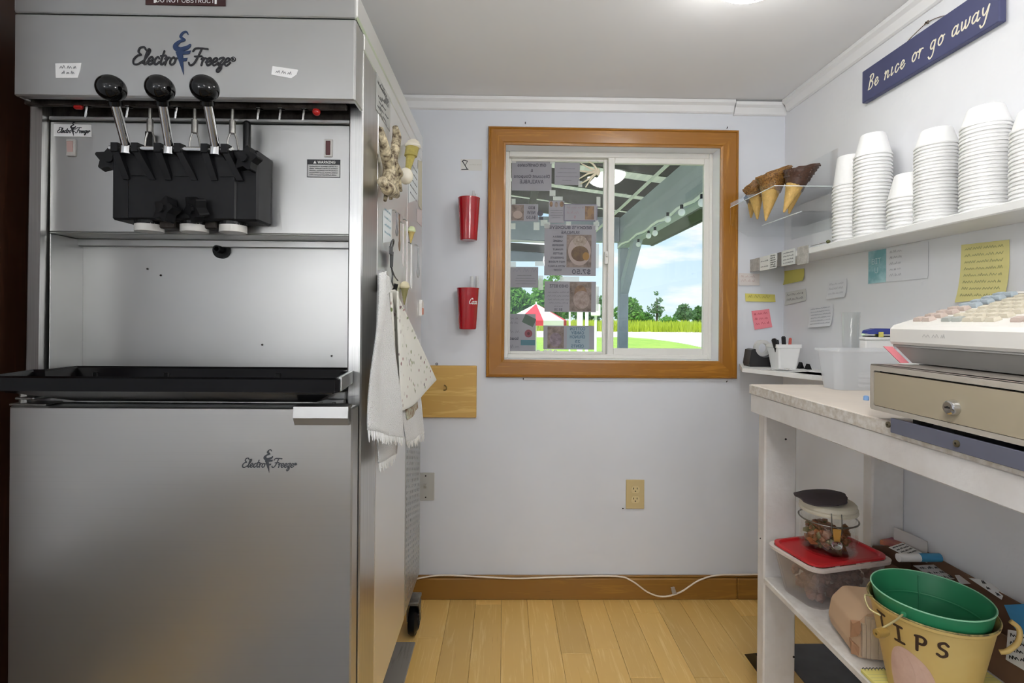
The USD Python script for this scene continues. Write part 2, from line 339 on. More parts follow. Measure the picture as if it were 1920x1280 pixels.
# brown stained baseboard
M_base = wood('stained_pine', '#8f6529', '#6b4719', 1.6, 0, .38, .2, dark='#a2752f')
bb = thing('baseboard_back', kind='structure')
bx = onY(1383, 1080, D - .018)[0]
part(bb, 'board', cbox(-.9, bx, D - .018, D, .0, .083, .004), M_base)
part(bb, 'board', cbox(bx + .0012, XR, D - .018, D, .0, .083, .004), M_base)
part(bb, 'cap', cbox(-.9, XR, D - .011, D, .083, .091, .003), M_base)

# window
win = thing('window_1', kind='structure')
M_case = wood('oak_casing', '#9a6414', '#653c09', 2.2, 0, .34, .3, dark='#b47a26')
M_caseV = wood('oak_casing_upright', '#9a6414', '#653c09', 2.2, 2, .34, .3, dark='#b47a26')
M_vinyl = mat('white_vinyl', '#e4e2dc', .35); M_jamb = mat('white_jamb', '#ececee', .45)
X0, X1, Z0, Z1 = -.066, .912, .862, 1.835; cw = .068
def casing(pts2, m, n):
    """board with mitred ends and a moulded face: pts2 = outer a, outer b, inner b, inner a (x, z)"""
    a, b, c, d = [np.array(p, float) for p in pts2]
    rows = []
    for s, h in ((0, .0), (0, .014), (.05, .018), (.12, .019), (.16, .0155), (.84, .013), (.90, .0105), (1, .0085), (1, 0)):
        rows.append([(*(a + (d - a) * s), h), (*(b + (c - b) * s), h)])
    v = np.array([(p[0], D - p[2], p[1]) for r in rows for p in r]); k = len(rows); f = []
    for i in range(k):
        j = (i + 1) % k; f += [(2 * i, 2 * i + 1, 2 * j + 1), (2 * i, 2 * j + 1, 2 * j)]
    f += [(0, 2 * i, 2 * i + 2) for i in range(1, k - 1)] + [(1, 2 * i + 3, 2 * i + 1) for i in range(1, k - 1)]
    t = trimesh.Trimesh(v, f, process=False); trimesh.repair.fix_normals(t); part(win, n, t, m)
casing([(X0, Z1), (X1, Z1 - .003), (X1 - cw, Z1 - cw - .003), (X0 + cw, Z1 - cw)], M_case, 'casing_board')
casing([(X0 - .003, Z0), (X1, Z0), (X1 - cw, Z0 + cw), (X0 + cw, Z0 + cw)], M_case, 'casing_board')
casing([(X0 - .002, Z0), (X0, Z1), (X0 + cw, Z1 - cw), (X0 + cw, Z0 + cw)], M_caseV, 'casing_board')
casing([(X1, Z0), (X1, Z1 - .003), (X1 - cw, Z1 - cw - .003), (X1 - cw, Z0 + cw)], M_caseV, 'casing_board')
jx0, jx1, jz0, jz1 = X0 + cw - .001, X1 - cw + .001, Z0 + cw - .001, Z1 - cw
jt = .012
part(win, 'jamb', cat_([box(jx0 - jt, jx0, D - .004, D + .125, jz0 - jt, jz1 + jt), box(jx1, jx1 + jt, D - .004, D + .125, jz0 - jt, jz1 + jt), box(jx0, jx1, D - .004, D + .125, jz1, jz1 + jt), box(jx0, jx1, D - .004, D + .125, jz0 - jt, jz0)]), M_jamb)
def ring(x0, x1, z0, z1, w, y0, y1, c=.003, wl_=None, wr=None, wt=None, wb_=None):
    l, r, t, b = (v if v is not None else w for v in (wl_, wr, wt, wb_))
    return cat_([cbox(x0, x0 + l, y0, y1, z0, z1, c), cbox(x1 - r, x1, y0, y1, z0, z1, c), cbox(x0 + l - .001, x1 - r + .001, y0 + .0004, y1 - .0004, z1 - t, z1, c), cbox(x0 + l - .001, x1 - r + .001, y0 + .0004, y1 - .0004, z0, z0 + b, c)])
fy = D + .068
part(win, 'vinyl_frame', ring(jx0, jx1, jz0, jz1, .015, fy, fy + .05, wt=.022, wb_=.018), M_vinyl)
# fixed left light (in the outer track) and sliding right sash (nearer the room)
sxl = onY(1139, 480, fy + .012)[0]
lx1 = onY(1137, 480, fy + .03)[0] + .012
part(win, 'fixed_sash', ring(jx0 + .012, lx1, jz0 + .016, jz1 - .02, .016, fy + .026, fy + .046, wr=.026, wl_=.012, wt=.012, wb_=.012), M_vinyl)
part(win, 'sliding_sash', ring(sxl, jx1 - .012, jz0 + .014, jz1 - .018, .024, fy + .004, fy + .024, wl_=.026, wr=.022, wt=.026, wb_=.03), M_vinyl)
M_pane = pane('window_glass', (.97, .985, .98))
part(win, 'pane', box(jx0 + .02, lx1 - .02, fy + .035, fy + .038, jz0 + .024, jz1 - .028), M_pane)
part(win, 'pane', box(sxl + .022, jx1 - .03, fy + .013, fy + .016, jz0 + .04, jz1 - .04), M_pane)
la = onY(1136, 480, fy)
part(win, 'latch', cat_([cbox(la[0] - .006, la[0] + .008, fy - .008, fy + .005, la[2] - .033, la[2] + .02, .002), cbox(la[0] - .002, la[0] + .006, fy - .016, fy - .006, la[2] - .004, la[2] + .008, .002)]), M_vinyl)
# chipped caulk line under and above the casing (a shallow lip of old paint) and the nails left in it
M_nail = mat('old_nail', '#2a2420', .5, .6)
for (px, py) in ((985, 232), (1363, 241), (981, 711), (1362, 716)):
    p = onY(px, py, D); part(win, 'nail', cyl(p + [0, .004, -.003], p + [0, -.006, .005], .0016, 8), M_nail)
M_lip = mat('wall_paint_lip', '#d8dade', .7)
part(win, 'paint_lip', cat_([cbox(.08, .90, D - .0022, D + .001, Z0 - .0145, Z0 - .001, .001), cbox(.08, .88, D - .0022, D + .001, Z1 - .002, Z1 + .008, .001)]), M_lip)

# ceiling lamps: a shallow glass dome on a metal pan, and an added globe hung out of view as fill
def lamp_glass(power):
    return mat('lit_glass_%d' % int(power * 100), '#fffefc', .4, emit=power)
def lamp(x, y, power, label):
    t = thing('ceiling_lamp', label, 'ceiling lamp', (x, y, ZC))
    part(t, 'lamp_pan', lathe([(0, -.001), (.112, -.001), (.117, -.006), (.117, -.016), (.108, -.019), (0, -.019)], 48, (x, y, ZC)), M_trim, smooth=30)
    a = np.linspace(0, math.pi / 2, 10)
    part(t, 'glass_dome', lathe([(.106 * math.cos(v), -.018 - .062 * math.sin(v)) for v in a], 48, (x, y, ZC)), lamp_glass(power), smooth=True)
    part(t, 'finial', cat_([cyl((x, y, ZC - .078), (x, y, ZC - .09), .005, 12), ball((x, y, ZC - .092), .007)]), M_trim, smooth=30)
def globe_lamp(x, y, power, label, drop=.43):
    t = thing('globe_lamp', label, 'ceiling lamp', (x, y, ZC))
    part(t, 'lamp_pan', lathe([(0, -.001), (.07, -.001), (.074, -.006), (.06, -.02), (0, -.02)], 36, (x, y, ZC)), M_trim, smooth=30)
    part(t, 'stem', cyl((x, y, ZC - .02), (x, y, ZC - drop + .08), .009, 12), M_trim)
    part(t, 'glass_globe', ball((x, y, ZC - drop), .095, 3), lamp_glass(power), smooth=True)

def strip_lamp(p0, p1, out, power, label):
    """added fill light, a fluorescent batten with two bare tubes on a wall, out pointing into the room"""
    p0, p1, out = (np.array(v, float) for v in (p0, p1, out)); d = (p1 - p0) / np.linalg.norm(p1 - p0)
    t = thing('strip_lamp', label, 'strip lamp', (p0 + p1) / 2)
    part(t, 'batten', hull([q + out * o + [0, 0, z] for q in (p0, p1) for o, z in ((.0008, -.06), (.0008, .06), (.03, -.045), (.03, .045))]), M_trim)
    for z in (-.04, .04):
        part(t, 'tube', cyl(p0 + d * .03 + out * .06 + [0, 0, z], p1 - d * .03 + out * .06 + [0, 0, z], .018, 14), lamp_glass(power), smooth=True)
        for q in (p0 + d * .02, p1 - d * .02): part(t, 'lamp_holder', cbox(*sum([[min((q + out * .02)[k], (q + out * .075)[k]) - .008, max((q + out * .02)[k], (q + out * .075)[k]) + .008] for k in (0, 1)], []), q[2] + z - .018, q[2] + z + .018, .003), M_trim)
lamp(.59, 1.205, LAMP_POWER, 'round glass ceiling lamp in front of the window, just above the picture')
globe_lamp(.38, .45, LAMP_2, 'added white globe fill lamp hanging over the middle of the aisle, out of view')  # added above the frame to brighten the ceiling and walls
strip_lamp((.44, YF, 1.80), (.95, YF, 1.80), (0, 1, 0), LAMP_3, 'added fluorescent fill lamp on the wall above the serving hatch, behind the camera')  # invented fill light, never in view
strip_lamp((XL, -1.65, 1.27), (XL, -.35, 1.27), (1, 0, 0), FILL_SIDE, 'added fluorescent fill lamp on the left wall behind the camera')  # unseen lamp added to throw light under the counter
# unseen white counter under the hatch, added for the steel to reflect
sc = thing('serving_counter', 'white counter below the hatch behind the camera, added for the steel to reflect', 'counter', (0, -1.55, 0))
part(sc, 'counter_body', cbox(XL + .03, XR - .03, YF + .01, -1.33, .002, .90, .004), M_white); part(sc, 'counter_top', cbox(XL + .02, XR - .02, YF + .005, -1.29, .9005, .93, .005), M_trim)
for k in range(3): part(sc, 'door', cbox(-.95 + k * .64, -.95 + k * .64 + .6, -1.3295, -1.312, .12, .86, .004), M_trim)
single('rubber_mat', cbox(-.9, .95, -1.25, .85, .0, .008, .003), mat('grey_rubber', '#77777a', .7), 'grey rubber mat behind the camera, added for the steel to reflect', 'mat')  # unseen mat added to keep the door's reflection neutral
# ------------------------------------------------------------------ outside
GZ = -.30
M_grass = mat('lawn', '#9dbb4c', .9, vary=.2, vscale=1.2, color2='#84ab40', bump=.5, bscale=20)
M_road = mat('driveway', '#d9d3ca', .9, vary=.06, vscale=.6)
M_conc = mat('porch_slab', '#a9a6a0', .8, vary=.1, vscale=3)
single('ground', box(-160, 260, 2.14, 420, GZ - .2, GZ), M_grass, kind='structure')
single('porch_slab', box(-4.5, 2.6, 2.14, 7.3, GZ, GZ + .10), M_conc, kind='structure')
pts = [onZ(px, py, GZ) for px, py in ((1100, 633), (1175, 632), (1215, 635), (1255, 640), (1290, 646), (1325, 654), (1420, 680))] 
far = [onZ(px, py, GZ) for px, py in ((1420, 623), (1325, 621.5), (1175, 620), (1100, 619.5))]
poly = Polygon([(-60, pts[0][1])] + [(p[0], p[1]) for p in pts] + [(p[0], p[1]) for p in far] + [(-60, far[-1][1])]).buffer(0)
dr = prism(poly, .03); dr.apply_translation((0, 0, GZ)); single('driveway', dr, M_road, kind='structure')

def leafmat(n, c, c2):
    if n in MATS: return MATS[n]
    MATS[n] = usdkit.material(stage, '/World/Looks/' + n, {'g': ('geometry', {}), 'r': ('rgb_ramp', {'ramp': [(0, lin(c)), (1, lin(c2))]}), 'd': ('diffuse_bsdf', {}), 't': ('translucent_bsdf', {}), 'x': ('mix_closure', {'fac': .35})},
        [('g.random_per_island', 'r.fac'), ('r.color', 'd.color'), ('r.color', 't.color'), ('d.BSDF', 'x.closure1'), ('t.BSDF', 'x.closure2')], surface='x.closure')
    return MATS[n]
L_dark = leafmat('leaves_dark', '#4d7a3a', '#86ae5c'); L_mid = leafmat('leaves_mid', '#659446', '#a9c870'); L_thin = leafmat('leaves_thin', '#5f8058', '#96b08a'); L_mead = leafmat('meadow_stems', '#a5b63c', '#d3d360')
M_bark = mat('bark', '#4c4036', .9, vary=.3, vscale=2)
def leaves(centers, radii, n, size, seed):
    """n leaf blades scattered over the shells of blobs"""
    r = np.random.default_rng(seed); c = np.array(centers, float); R = np.array(radii, float); w = (R.prod(1) ** .66 if R.ndim == 2 else R ** 2); R = R if R.ndim == 2 else np.repeat(R[:, None], 3, 1)
    i = r.choice(len(c), n, p=w / w.sum()); d = r.normal(size=(n, 3)); d /= np.linalg.norm(d, axis=1, keepdims=True)
    p = c[i] + d * R[i] * (r.uniform(.35, 1.05, n) ** .5)[:, None]
    u = r.normal(size=(n, 3)); u /= np.linalg.norm(u, axis=1, keepdims=True); v = np.cross(u, r.normal(size=(n, 3))); v /= np.linalg.norm(v, axis=1, keepdims=True)
    s = size * r.uniform(.6, 1.3, n)[:, None]
    V = np.stack([p - u * s, p + v * s * .5, p + u * s, p - v * s * .5], 1).reshape(-1, 3); k = np.arange(n)[:, None] * 4
    return trimesh.Trimesh(V, np.vstack([k + [0, 1, 2], k + [0, 2, 3]]), process=False)
def tree(px, py_top, y, width_px, label, m, n, size, seed, slim=False):
    base = onY(px, 607, y); x = base[0]; top = onY(px, py_top, y)[2]; w = width_px / 960 * y / 2; h = top - GZ
    r = np.random.default_rng(seed); t = thing('tree', label, 'tree', (x, y, GZ))
    part(t, 'trunk', tube([(x, y, GZ), (x + .05 * w, y, GZ + h * .35), (x, y, GZ + h * .75)], [.07 * h * .5, .05 * h * .5, .02 * h * .5], 7), M_bark)
    cs, rs = [], []
    for i in range(9 if slim else 16):
        f = r.uniform(.3, .95); rad = w * (1 - .65 * f ** 2) if not slim else w * (1 - .7 * abs(f - .5))
        a = r.uniform(0, 2 * math.pi); q = rad * r.uniform(.1, .7)
        cs.append((x + q * math.cos(a), y + q * math.sin(a), GZ + h * f * .92)); rs.append(rad * r.uniform(.3, .55))
    part(t, 'crown', leaves(cs, rs, n, size, seed), m)
tree(1178, 553, 75, 72, 'dense dark green tree right beside the porch post', L_mid, 2600, .30, 1)
tree(1231, 539, 78, 34, 'tall slender sparse tree standing alone against the sky', L_thin, 420, .22, 2, True)
tree(1212, 586, 90, 56, 'low round dark tree between the slender tree and the post tree', L_dark, 900, .28, 3)
tree(1284, 568, 84, 52, 'loose grey green tree with gaps, left of the right-hand pair', L_thin, 1100, .28, 4)
tree(1312, 568, 92, 46, 'full green tree at the right edge of the window pane', L_dark, 1500, .3, 5)
tree(1250, 594, 95, 56, 'low bush-like tree between the slender tree and the right pair', L_mid, 700, .26, 16)
tree(955, 518, 74, 130, 'broad light green tree behind the left part of the umbrella', L_mid, 5000, .42, 6)
tree(1035, 515, 92, 140, 'broad green tree behind the top of the umbrella', L_mid, 5000, .42, 7)
tree(1105, 535, 112, 110, 'green tree behind the white arbour posts', L_dark, 4000, .4, 8)
tree(880, 520, 100, 120, 'green tree hidden mostly by the left casing', L_mid, 3000, .4, 17)
r = np.random.default_rng(9); n = 9000
gx, gy = r.uniform(-25, 45, n), r.uniform(56, 66, n); hh = r.uniform(.5, 1.45, n); an = r.uniform(0, math.pi, n)
dx, dy = .09 * np.cos(an), .09 * np.sin(an); lean = r.normal(0, .12, (n, 2))
V = np.stack([np.stack([gx - dx, gy - dy, np.full(n, GZ)], 1), np.stack([gx + dx, gy + dy, np.full(n, GZ)], 1), np.stack([gx + lean[:, 0] + dx, gy + lean[:, 1], GZ + hh * .8], 1), np.stack([gx + lean[:, 0], gy + lean[:, 1], GZ + hh], 1)], 1).reshape(-1, 3); kk = np.arange(n)[:, None] * 4
single('meadow', trimesh.Trimesh(V, np.vstack([kk + [0, 1, 2], kk + [0, 2, 3]]), process=False), L_mead, 'strip of tall yellow green meadow plants beyond the driveway', 'meadow', kind='stuff')

# porch: roof sheets on rafters, a heavy beam and its braced post
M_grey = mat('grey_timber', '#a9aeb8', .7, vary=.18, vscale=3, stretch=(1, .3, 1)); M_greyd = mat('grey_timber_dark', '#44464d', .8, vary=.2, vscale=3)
MATS['roof_sheet'] = usdkit.material(stage, '/World/Looks/roof_sheet', {'d': ('diffuse_bsdf', {'color': lin('#d8dacf')}), 't': ('translucent_bsdf', {'color': lin('#d8dccd')}), 'x': ('mix_closure', {'fac': .6})}, [('d.BSDF', 'x.closure1'), ('t.BSDF', 'x.closure2')], surface='x.closure')
M_sheet = MATS['roof_sheet']; M_raft = mat('dark_rafter', '#4a4742', .8, vary=.25, vscale=3)
PB = 1.56                                             # the beam's x
PY = 6.7
post = onY(1163, 600, PY); 
porch = thing('porch_roof', 'grey porch roof of metal sheets on dark rafters outside the window', 'porch roof', (-1, 4.4, 2.4))
def roof_z(x): return 2.60 - .13 * (x - PB)
xs = np.arange(-4.2, 2.15, .05)
yj = 2.16
while yj < 7.2:
    y2 = min(yj + .62, 7.2)
    v = np.array([(x, yy_, roof_z(x) + .012 * (k % 2)) for yy_ in (yj + .002, y2 - .002) for k, x in enumerate(xs)]); m_ = len(xs)
    v = np.vstack([v, v + [0, 0, .004]]); f = []
    for i in range(m_ - 1): f += [(i, m_ + i, m_ + i + 1), (i, m_ + i + 1, i + 1), (2 * m_ + i, 2 * m_ + i + 1, 3 * m_ + i + 1), (2 * m_ + i, 3 * m_ + i + 1, 3 * m_ + i)]
    part(porch, 'roof_sheet', trimesh.Trimesh(v, f, process=False), M_sheet); yj = y2
def slab(xa, xb, y0, y1, t, h, n, m):
    part(porch, n, hull([(x, y, roof_z(x) - o) for x in (xa, xb) for y in (y0, y1) for o in (t, t + h)]), m)
for y in np.arange(2.45, 7.2, .78): slab(-4.2, 2.1, y, y + .05, .002, .16, 'rafter', M_raft)
for xb in (-3.0, -1.2, .35): part(porch, 'batten', box(xb - .04, xb + .04, 2.2, 7.2, roof_z(xb) - .2, roof_z(xb) - .16), M_raft)
# beam from the house to the post, and the fascia of the overhang beyond it
bt, bl = onY(1195, 405, PY)[2], onY(1190, 460, PY)[2]
part(porch, 'beam', cbox(PB - .06, PB + .06, 2.16, PY + .1, 2.02, 2.42, .01), M_grey)
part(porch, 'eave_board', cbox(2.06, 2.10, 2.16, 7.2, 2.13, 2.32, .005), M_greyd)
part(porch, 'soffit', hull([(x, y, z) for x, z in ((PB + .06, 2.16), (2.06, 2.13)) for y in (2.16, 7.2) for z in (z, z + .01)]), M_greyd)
part(porch, 'post', cbox(PB - .06, PB + .06, PY - .06, PY + .06, GZ + .1, 2.02, .01), M_grey)
part(porch, 'brace', hull([(PB + dx_, y, z) for y, z in ((PY - .06, 1.42), (PY - .06, 1.62), (PY - .75, 2.03), (PY - .58, 2.03)) for dx_ in (-.045, .055)]), M_grey)
part(porch, 'beam', cbox(-4.2, PB - .06, PY - .06, PY + .06, 2.1, 2.42, .01), M_grey)
part(porch, 'wind_board', cbox(-4.2, .75, PY - .02, PY + .02, 1.84, 2.04, .01), M_grey)
part(porch, 'brown_batten', hull([(x, PY + dy, z + dz) for x, z in ((-.9, 2.03), (.75, 1.93)) for dy in (-.09, -.05) for dz in (0, .10)]), M_raft)
part(porch, 'white_strip', hull([(x, PY + dy, z + dz) for x, z in ((-.9, 2.135), (.75, 2.06)) for dy in (-.09, -.06) for dz in (0, .02)]), mat('light_conduit', '#d5d4cc', .5))
part(porch, 'conduit', cyl((1.02, 2.2, 2.06), (1.02, 7.0, 2.08), .012, 8), mat('light_conduit', '#d5d4cc', .5))
part(porch, 'beam_cable', tube([(PB - .07, y, 2.04 + .012 * math.sin(y * 9)) for y in np.linspace(2.3, PY, 24)], .013, 6), mat('white_cable', '#e8e8e6', .5))
M_bulb = mat('globe_bulb', '#f2f2f0', .15, trans=0)
for i, (px, py, y) in enumerate(((1278, 398, 4.05), (1252, 411, 4.5), (1228, 437, 5.0), (1216, 442, 5.35), (1197, 458, 5.9), (1186, 462, 6.3), (1316, 380, 3.6))):
    p = onY(px, py, y)
    t = thing('globe_bulb', ['clear globe bulb of the porch string lights, %s from the post' % w for w in ('sixth', 'fifth', 'fourth', 'third', 'second', 'first', 'seventh')][i], 'light bulb', p, 'string lights along the porch beam')
    part(t, 'bulb', ball(p, .028, 2, (1, 1, 1.1)), M_bulb, smooth=True); part(t, 'socket', cyl(p + [0, 0, .024], p + [0, 0, .06], .013, 10), M_black)
# patio umbrella in red and white wedges
ub = onY(1005, 606, 17); uz = onY(1005, 569, 17)[2]
t = thing('patio_umbrella', 'red and white patio umbrella on the lawn outside', 'umbrella', (ub[0], 17, GZ)); M_red = mat('umbrella_red', '#d8303c', .7); M_uw = mat('umbrella_white', '#f0eeee', .7)
part(t, 'pole', cyl((ub[0], 17, GZ), (ub[0], 17, uz + .06), .025, 10), M_uw)
for k in range(8):
    a0, a1 = math.tau * (k + .2) / 8, math.tau * (k + 1.2) / 8; R_, c0 = 1.05, np.array([ub[0], 17, uz])
    e = [c0 + [R_ * math.cos(a), R_ * math.sin(a), -.55] for a in (a0, a1)]; o = [q + [0, 0, -.16] for q in e]
    v = np.array([c0, e[0], e[1], o[0], o[1]]); v = np.vstack([v, v + [0, 0, -.01]])
    part(t, 'canopy_wedge', trimesh.Trimesh(v, [(0, 1, 2), (1, 3, 4), (1, 4, 2), (5, 7, 6), (6, 9, 8), (6, 7, 9)], process=False), M_red if k % 2 else M_uw)
for i, (px, w, lab) in enumerate(((1068, .06, 'thin white post left of the arbour'), (1087, .22, 'broad pale left post of the white arbour'), (1100, .12, 'white right post of the arbour'))):
    b = onY(px, 620, 20); single('arbour_post', cbox(b[0] - w / 2, b[0] + w / 2, 19.95, 20.05, GZ, 1.7, .01), M_uw, lab, 'post', 'white posts on the lawn')
single('garden_lantern', cat_([cbox(*(lambda q: (q[0] - .1, q[0] + .1, 11.9, 12.1, q[2] - .18, q[2] + .1))(onY(1117, 578, 12)), .02), cyl(onY(1117, 578, 12) + [0, 0, .1], (onY(1117, 578, 12)[0], 12, 1.9), .02, 8), cyl((onY(1117, 578, 12)[0], 12, GZ), onY(1117, 578, 12) - [0, 0, .15], .03, 8)]), M_uw, 'white lantern on a pole beside the sash bar', 'lantern')
# ------------------------------------------------------------------ soft serve machine
def steel(name, horiz=True, c='#b9b9b6', rough=.30, streak=.10):
    st = (1.2, 1.2, 160) if horiz else (160, 160, 1.2)
    MATS[name] = usdkit.material(stage, '/World/Looks/' + name, {
        'g': ('geometry', {}), 'm': ('mapping', {'scale': st}), 'm2': ('mapping', {'scale': (1.6, 1.6, 5)}),
        'n': ('noise_texture', {'scale': 3.0, 'detail': 4.0}), 'n2': ('noise_texture', {'scale': 1.1, 'detail': 1.5}),
        'r': ('map_range', {'from_min': .3, 'from_max': .7, 'to_min': rough - .012, 'to_max': rough + .016}),
        'r2': ('map_range', {'from_min': .3, 'from_max': .7, 'to_min': 1 - streak, 'to_max': 1.0}), 'hv': ('hsv', {'color': lin(c)}),
        'b2': ('bump', {'strength': .5, 'distance': .006}), 'p': ('principled_bsdf', {'metallic': 1.0, 'base_color': lin(c)})},
        [('g.position', 'm.vector'), ('g.position', 'm2.vector'), ('m.vector', 'n.vector'), ('m2.vector', 'n2.vector'), ('n.fac', 'r.value'), ('r.result', 'p.roughness'), ('n.fac', 'r2.value'), ('r2.result', 'hv.value'), ('hv.color', 'p.base_color'),
         ('n2.fac', 'b2.height'), ('b2.normal', 'p.normal')], surface='p.BSDF')
    return MATS[name]
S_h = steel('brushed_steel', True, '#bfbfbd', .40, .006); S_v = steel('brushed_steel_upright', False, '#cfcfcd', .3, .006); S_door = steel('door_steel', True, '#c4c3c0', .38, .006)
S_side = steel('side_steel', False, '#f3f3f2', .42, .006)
M_chrome = mat('chrome', '#d5d5d5', .12, 1); M_zinc = mat('worn_zinc', '#a7a5a0', .38, 1, vary=.35, vscale=60)
M_darksteel = mat('mottled_dark_steel', '#4b4540', .5, .7, vary=.5, vscale=40, color2='#221a16'); M_ink = mat('black_ink', '#1b1b20', .5); M_blue = mat('blue_ink', '#1d3f78', .45)
M_paper = mat('white_paper', '#e9e8e6', .7); M_tape = mat('paper_label', '#d9d8d4', .55)
mx0, mx1 = -.978, -.300                                # sides of the machine
mc = thing('soft_serve_machine', 'tall stainless steel floor-standing soft serve ice cream machine with three levers', 'ice cream machine', ((mx0 + mx1) / 2, 1.45, 0))
yc = 1.084                                             # plane of the corner posts
part(mc, 'cabinet', cbox(mx0 + .002, mx1 - .0015, 1.212, 1.86, .165, 1.655, .003), S_side)
part(mc, 'side_panel', cat_([cbox(mx1 - .003, mx1, 1.2125, 1.579, .163, 1.652, .001), cbox(mx1 - .003, mx1, 1.5805, 1.86, .86, 1.652, .001)]), S_side)
# perforated vent panel on the lower rear of the side
vy0, vy1, vz0, vz1 = 1.584, 1.858, .17, .858
holes = []
iy = 0
pt = .0325
while True:
    yy_ = vy0 + .02 + iy * pt
    if yy_ > vy1 - .015: break
    for iz in range(int((vz1 - vz0 - .03) / .0185)):
        holes.append(Point(yy_, vz0 + .022 + iz * .0185 + (.009 if iy % 2 else 0)).buffer(.0056, quad_segs=2))
    iy += 1
pl = prism(sbox(vy0, vz0, vy1, vz1).difference(unary_union(holes)), .0025)
part(mc, 'perforated_panel', put(pl, frame((mx1 - .0015, 0, 0), (0, 1, 0), (0, 0, 1))), mat('vent_zinc', '#c4c4c2', .4, 1))
part(mc, 'vent_backing', box(mx1 - .0014, mx1 - .0012, vy0 + .004, vy1 - .004, vz0 + .004, vz1 - .004), M_dark)
# corner posts, lid, recess
part(mc, 'corner_post', cbox(mx1 - .030, mx1, yc, 1.211, .165, 1.655, .003), S_v)
part(mc, 'corner_post', hull([(x - (.012 if z < 1 else 0), y, z) for x, y in ((-1.006, 1.10), (-.990, yc), (-.966, yc), (-.966, 1.211), (-1.006, 1.211)) for z in (.165, 1.655)]), S_v)
part(mc, 'lid', cbox(mx0 - .002, mx1 + .001, 1.032, 1.862, 1.692, 1.745, .004), S_side)
part(mc, 'lid_band', cbox(mx0, mx1 - .0005, 1.09, 1.86, 1.656, 1.6915, .002), S_side)
ux0, ux1 = -.9655, mx1 - .0305
z_led, z_up = 1.266, 1.500
part(mc, 'dispensing_panel', cbox(ux0, ux1, 1.100, 1.112, z_led, z_up, .002), S_h)
part(mc, 'upper_rail', cbox(ux0, ux1, 1.096, 1.112, z_up + .002, z_up + .011, .002), S_h)
part(mc, 'ledge', cbox(ux0, ux1, 1.1005, 1.186, z_led - .003, z_led - .0005, .001), S_h)
part(mc, 'ledge_lip', cbox(ux0, ux1, 1.172, 1.186, z_led - .020, z_led - .003, .002), S_h)
part(mc, 'recess_panel', cbox(ux0, ux1, 1.186, 1.196, .955, z_led, .001), S_h)
part(mc, 'recess_side', cbox(ux0, ux0 + .002, 1.102, 1.186, .955, z_led - .004, .0005), S_h)
part(mc, 'recess_shelf', cbox(ux0, ux1, 1.09, 1.186, .936, .954, .002), S_h)
part(mc, 'recess_rail', cat_([cbox(ux0 + .004, ux1, 1.172, 1.185, .968, .9715, .001), cbox(ux0 + .004, ux1, 1.168, 1.184, .9605, .964, .001)]), S_h)
part(mc, 'front_sill', cbox(ux0, ux1, 1.075, 1.10, .915, .935, .002), S_h)
# hood
part(mc, 'hood', cat_([cbox(mx0 + .002, mx1 - .002, 1.030, 1.040, 1.524, 1.687, .003), cbox(mx1 - .0085, mx1 - .0015, 1.0315, 1.090, 1.5245, 1.6865, .002), cbox(mx0 + .002, mx0 + .009, 1.032, 1.09, 1.5245, 1.6865, .002), cbox(mx0 + .004, mx1 - .004, 1.036, 1.05, 1.525, 1.532, .002)]), S_h)
part(mc, 'top_panel', cbox(mx0 + .002, mx1 - .002, 1.0305, 1.04, 1.689, 1.742, .002), S_h)
part(mc, 'hood_underside', cat_([box(mx0 + .012, mx1 - .012, 1.05, 1.11, 1.560, 1.566), box(mx0 + .012, mx1 - .012, 1.108, 1.116, 1.512, 1.56)]), M_darksteel)  # dark colour stands in for the shade inside the hood
part(mc, 'under_bar', cbox(ux0 - .02, ux1, 1.062, 1.076, 1.520, 1.532, .002), M_darksteel)
for i, px in enumerate((165, 242, 333, 487, 528, 572)):
    p = onY(px, 200, 1.07); part(mc, 'bolt', cat_([cyl((p[0], 1.07, 1.532), (p[0] - .004, 1.068, 1.497), .0035, 8, .002), cyl((p[0], 1.07, 1.528), (p[0], 1.07, 1.52), .008, 6)]), M_chrome)
p = onY(142, 192, 1.06); part(mc, 'red_indicator', cbox(p[0] - .009, p[0] + .009, 1.062, 1.072, 1.513, 1.522, .003), mat('red_lens', '#b3201c', .3))
p = onY(590, 195, 1.06); part(mc, 'red_indicator', ball((p[0], 1.07, 1.516), .008), MATS['red_lens'])
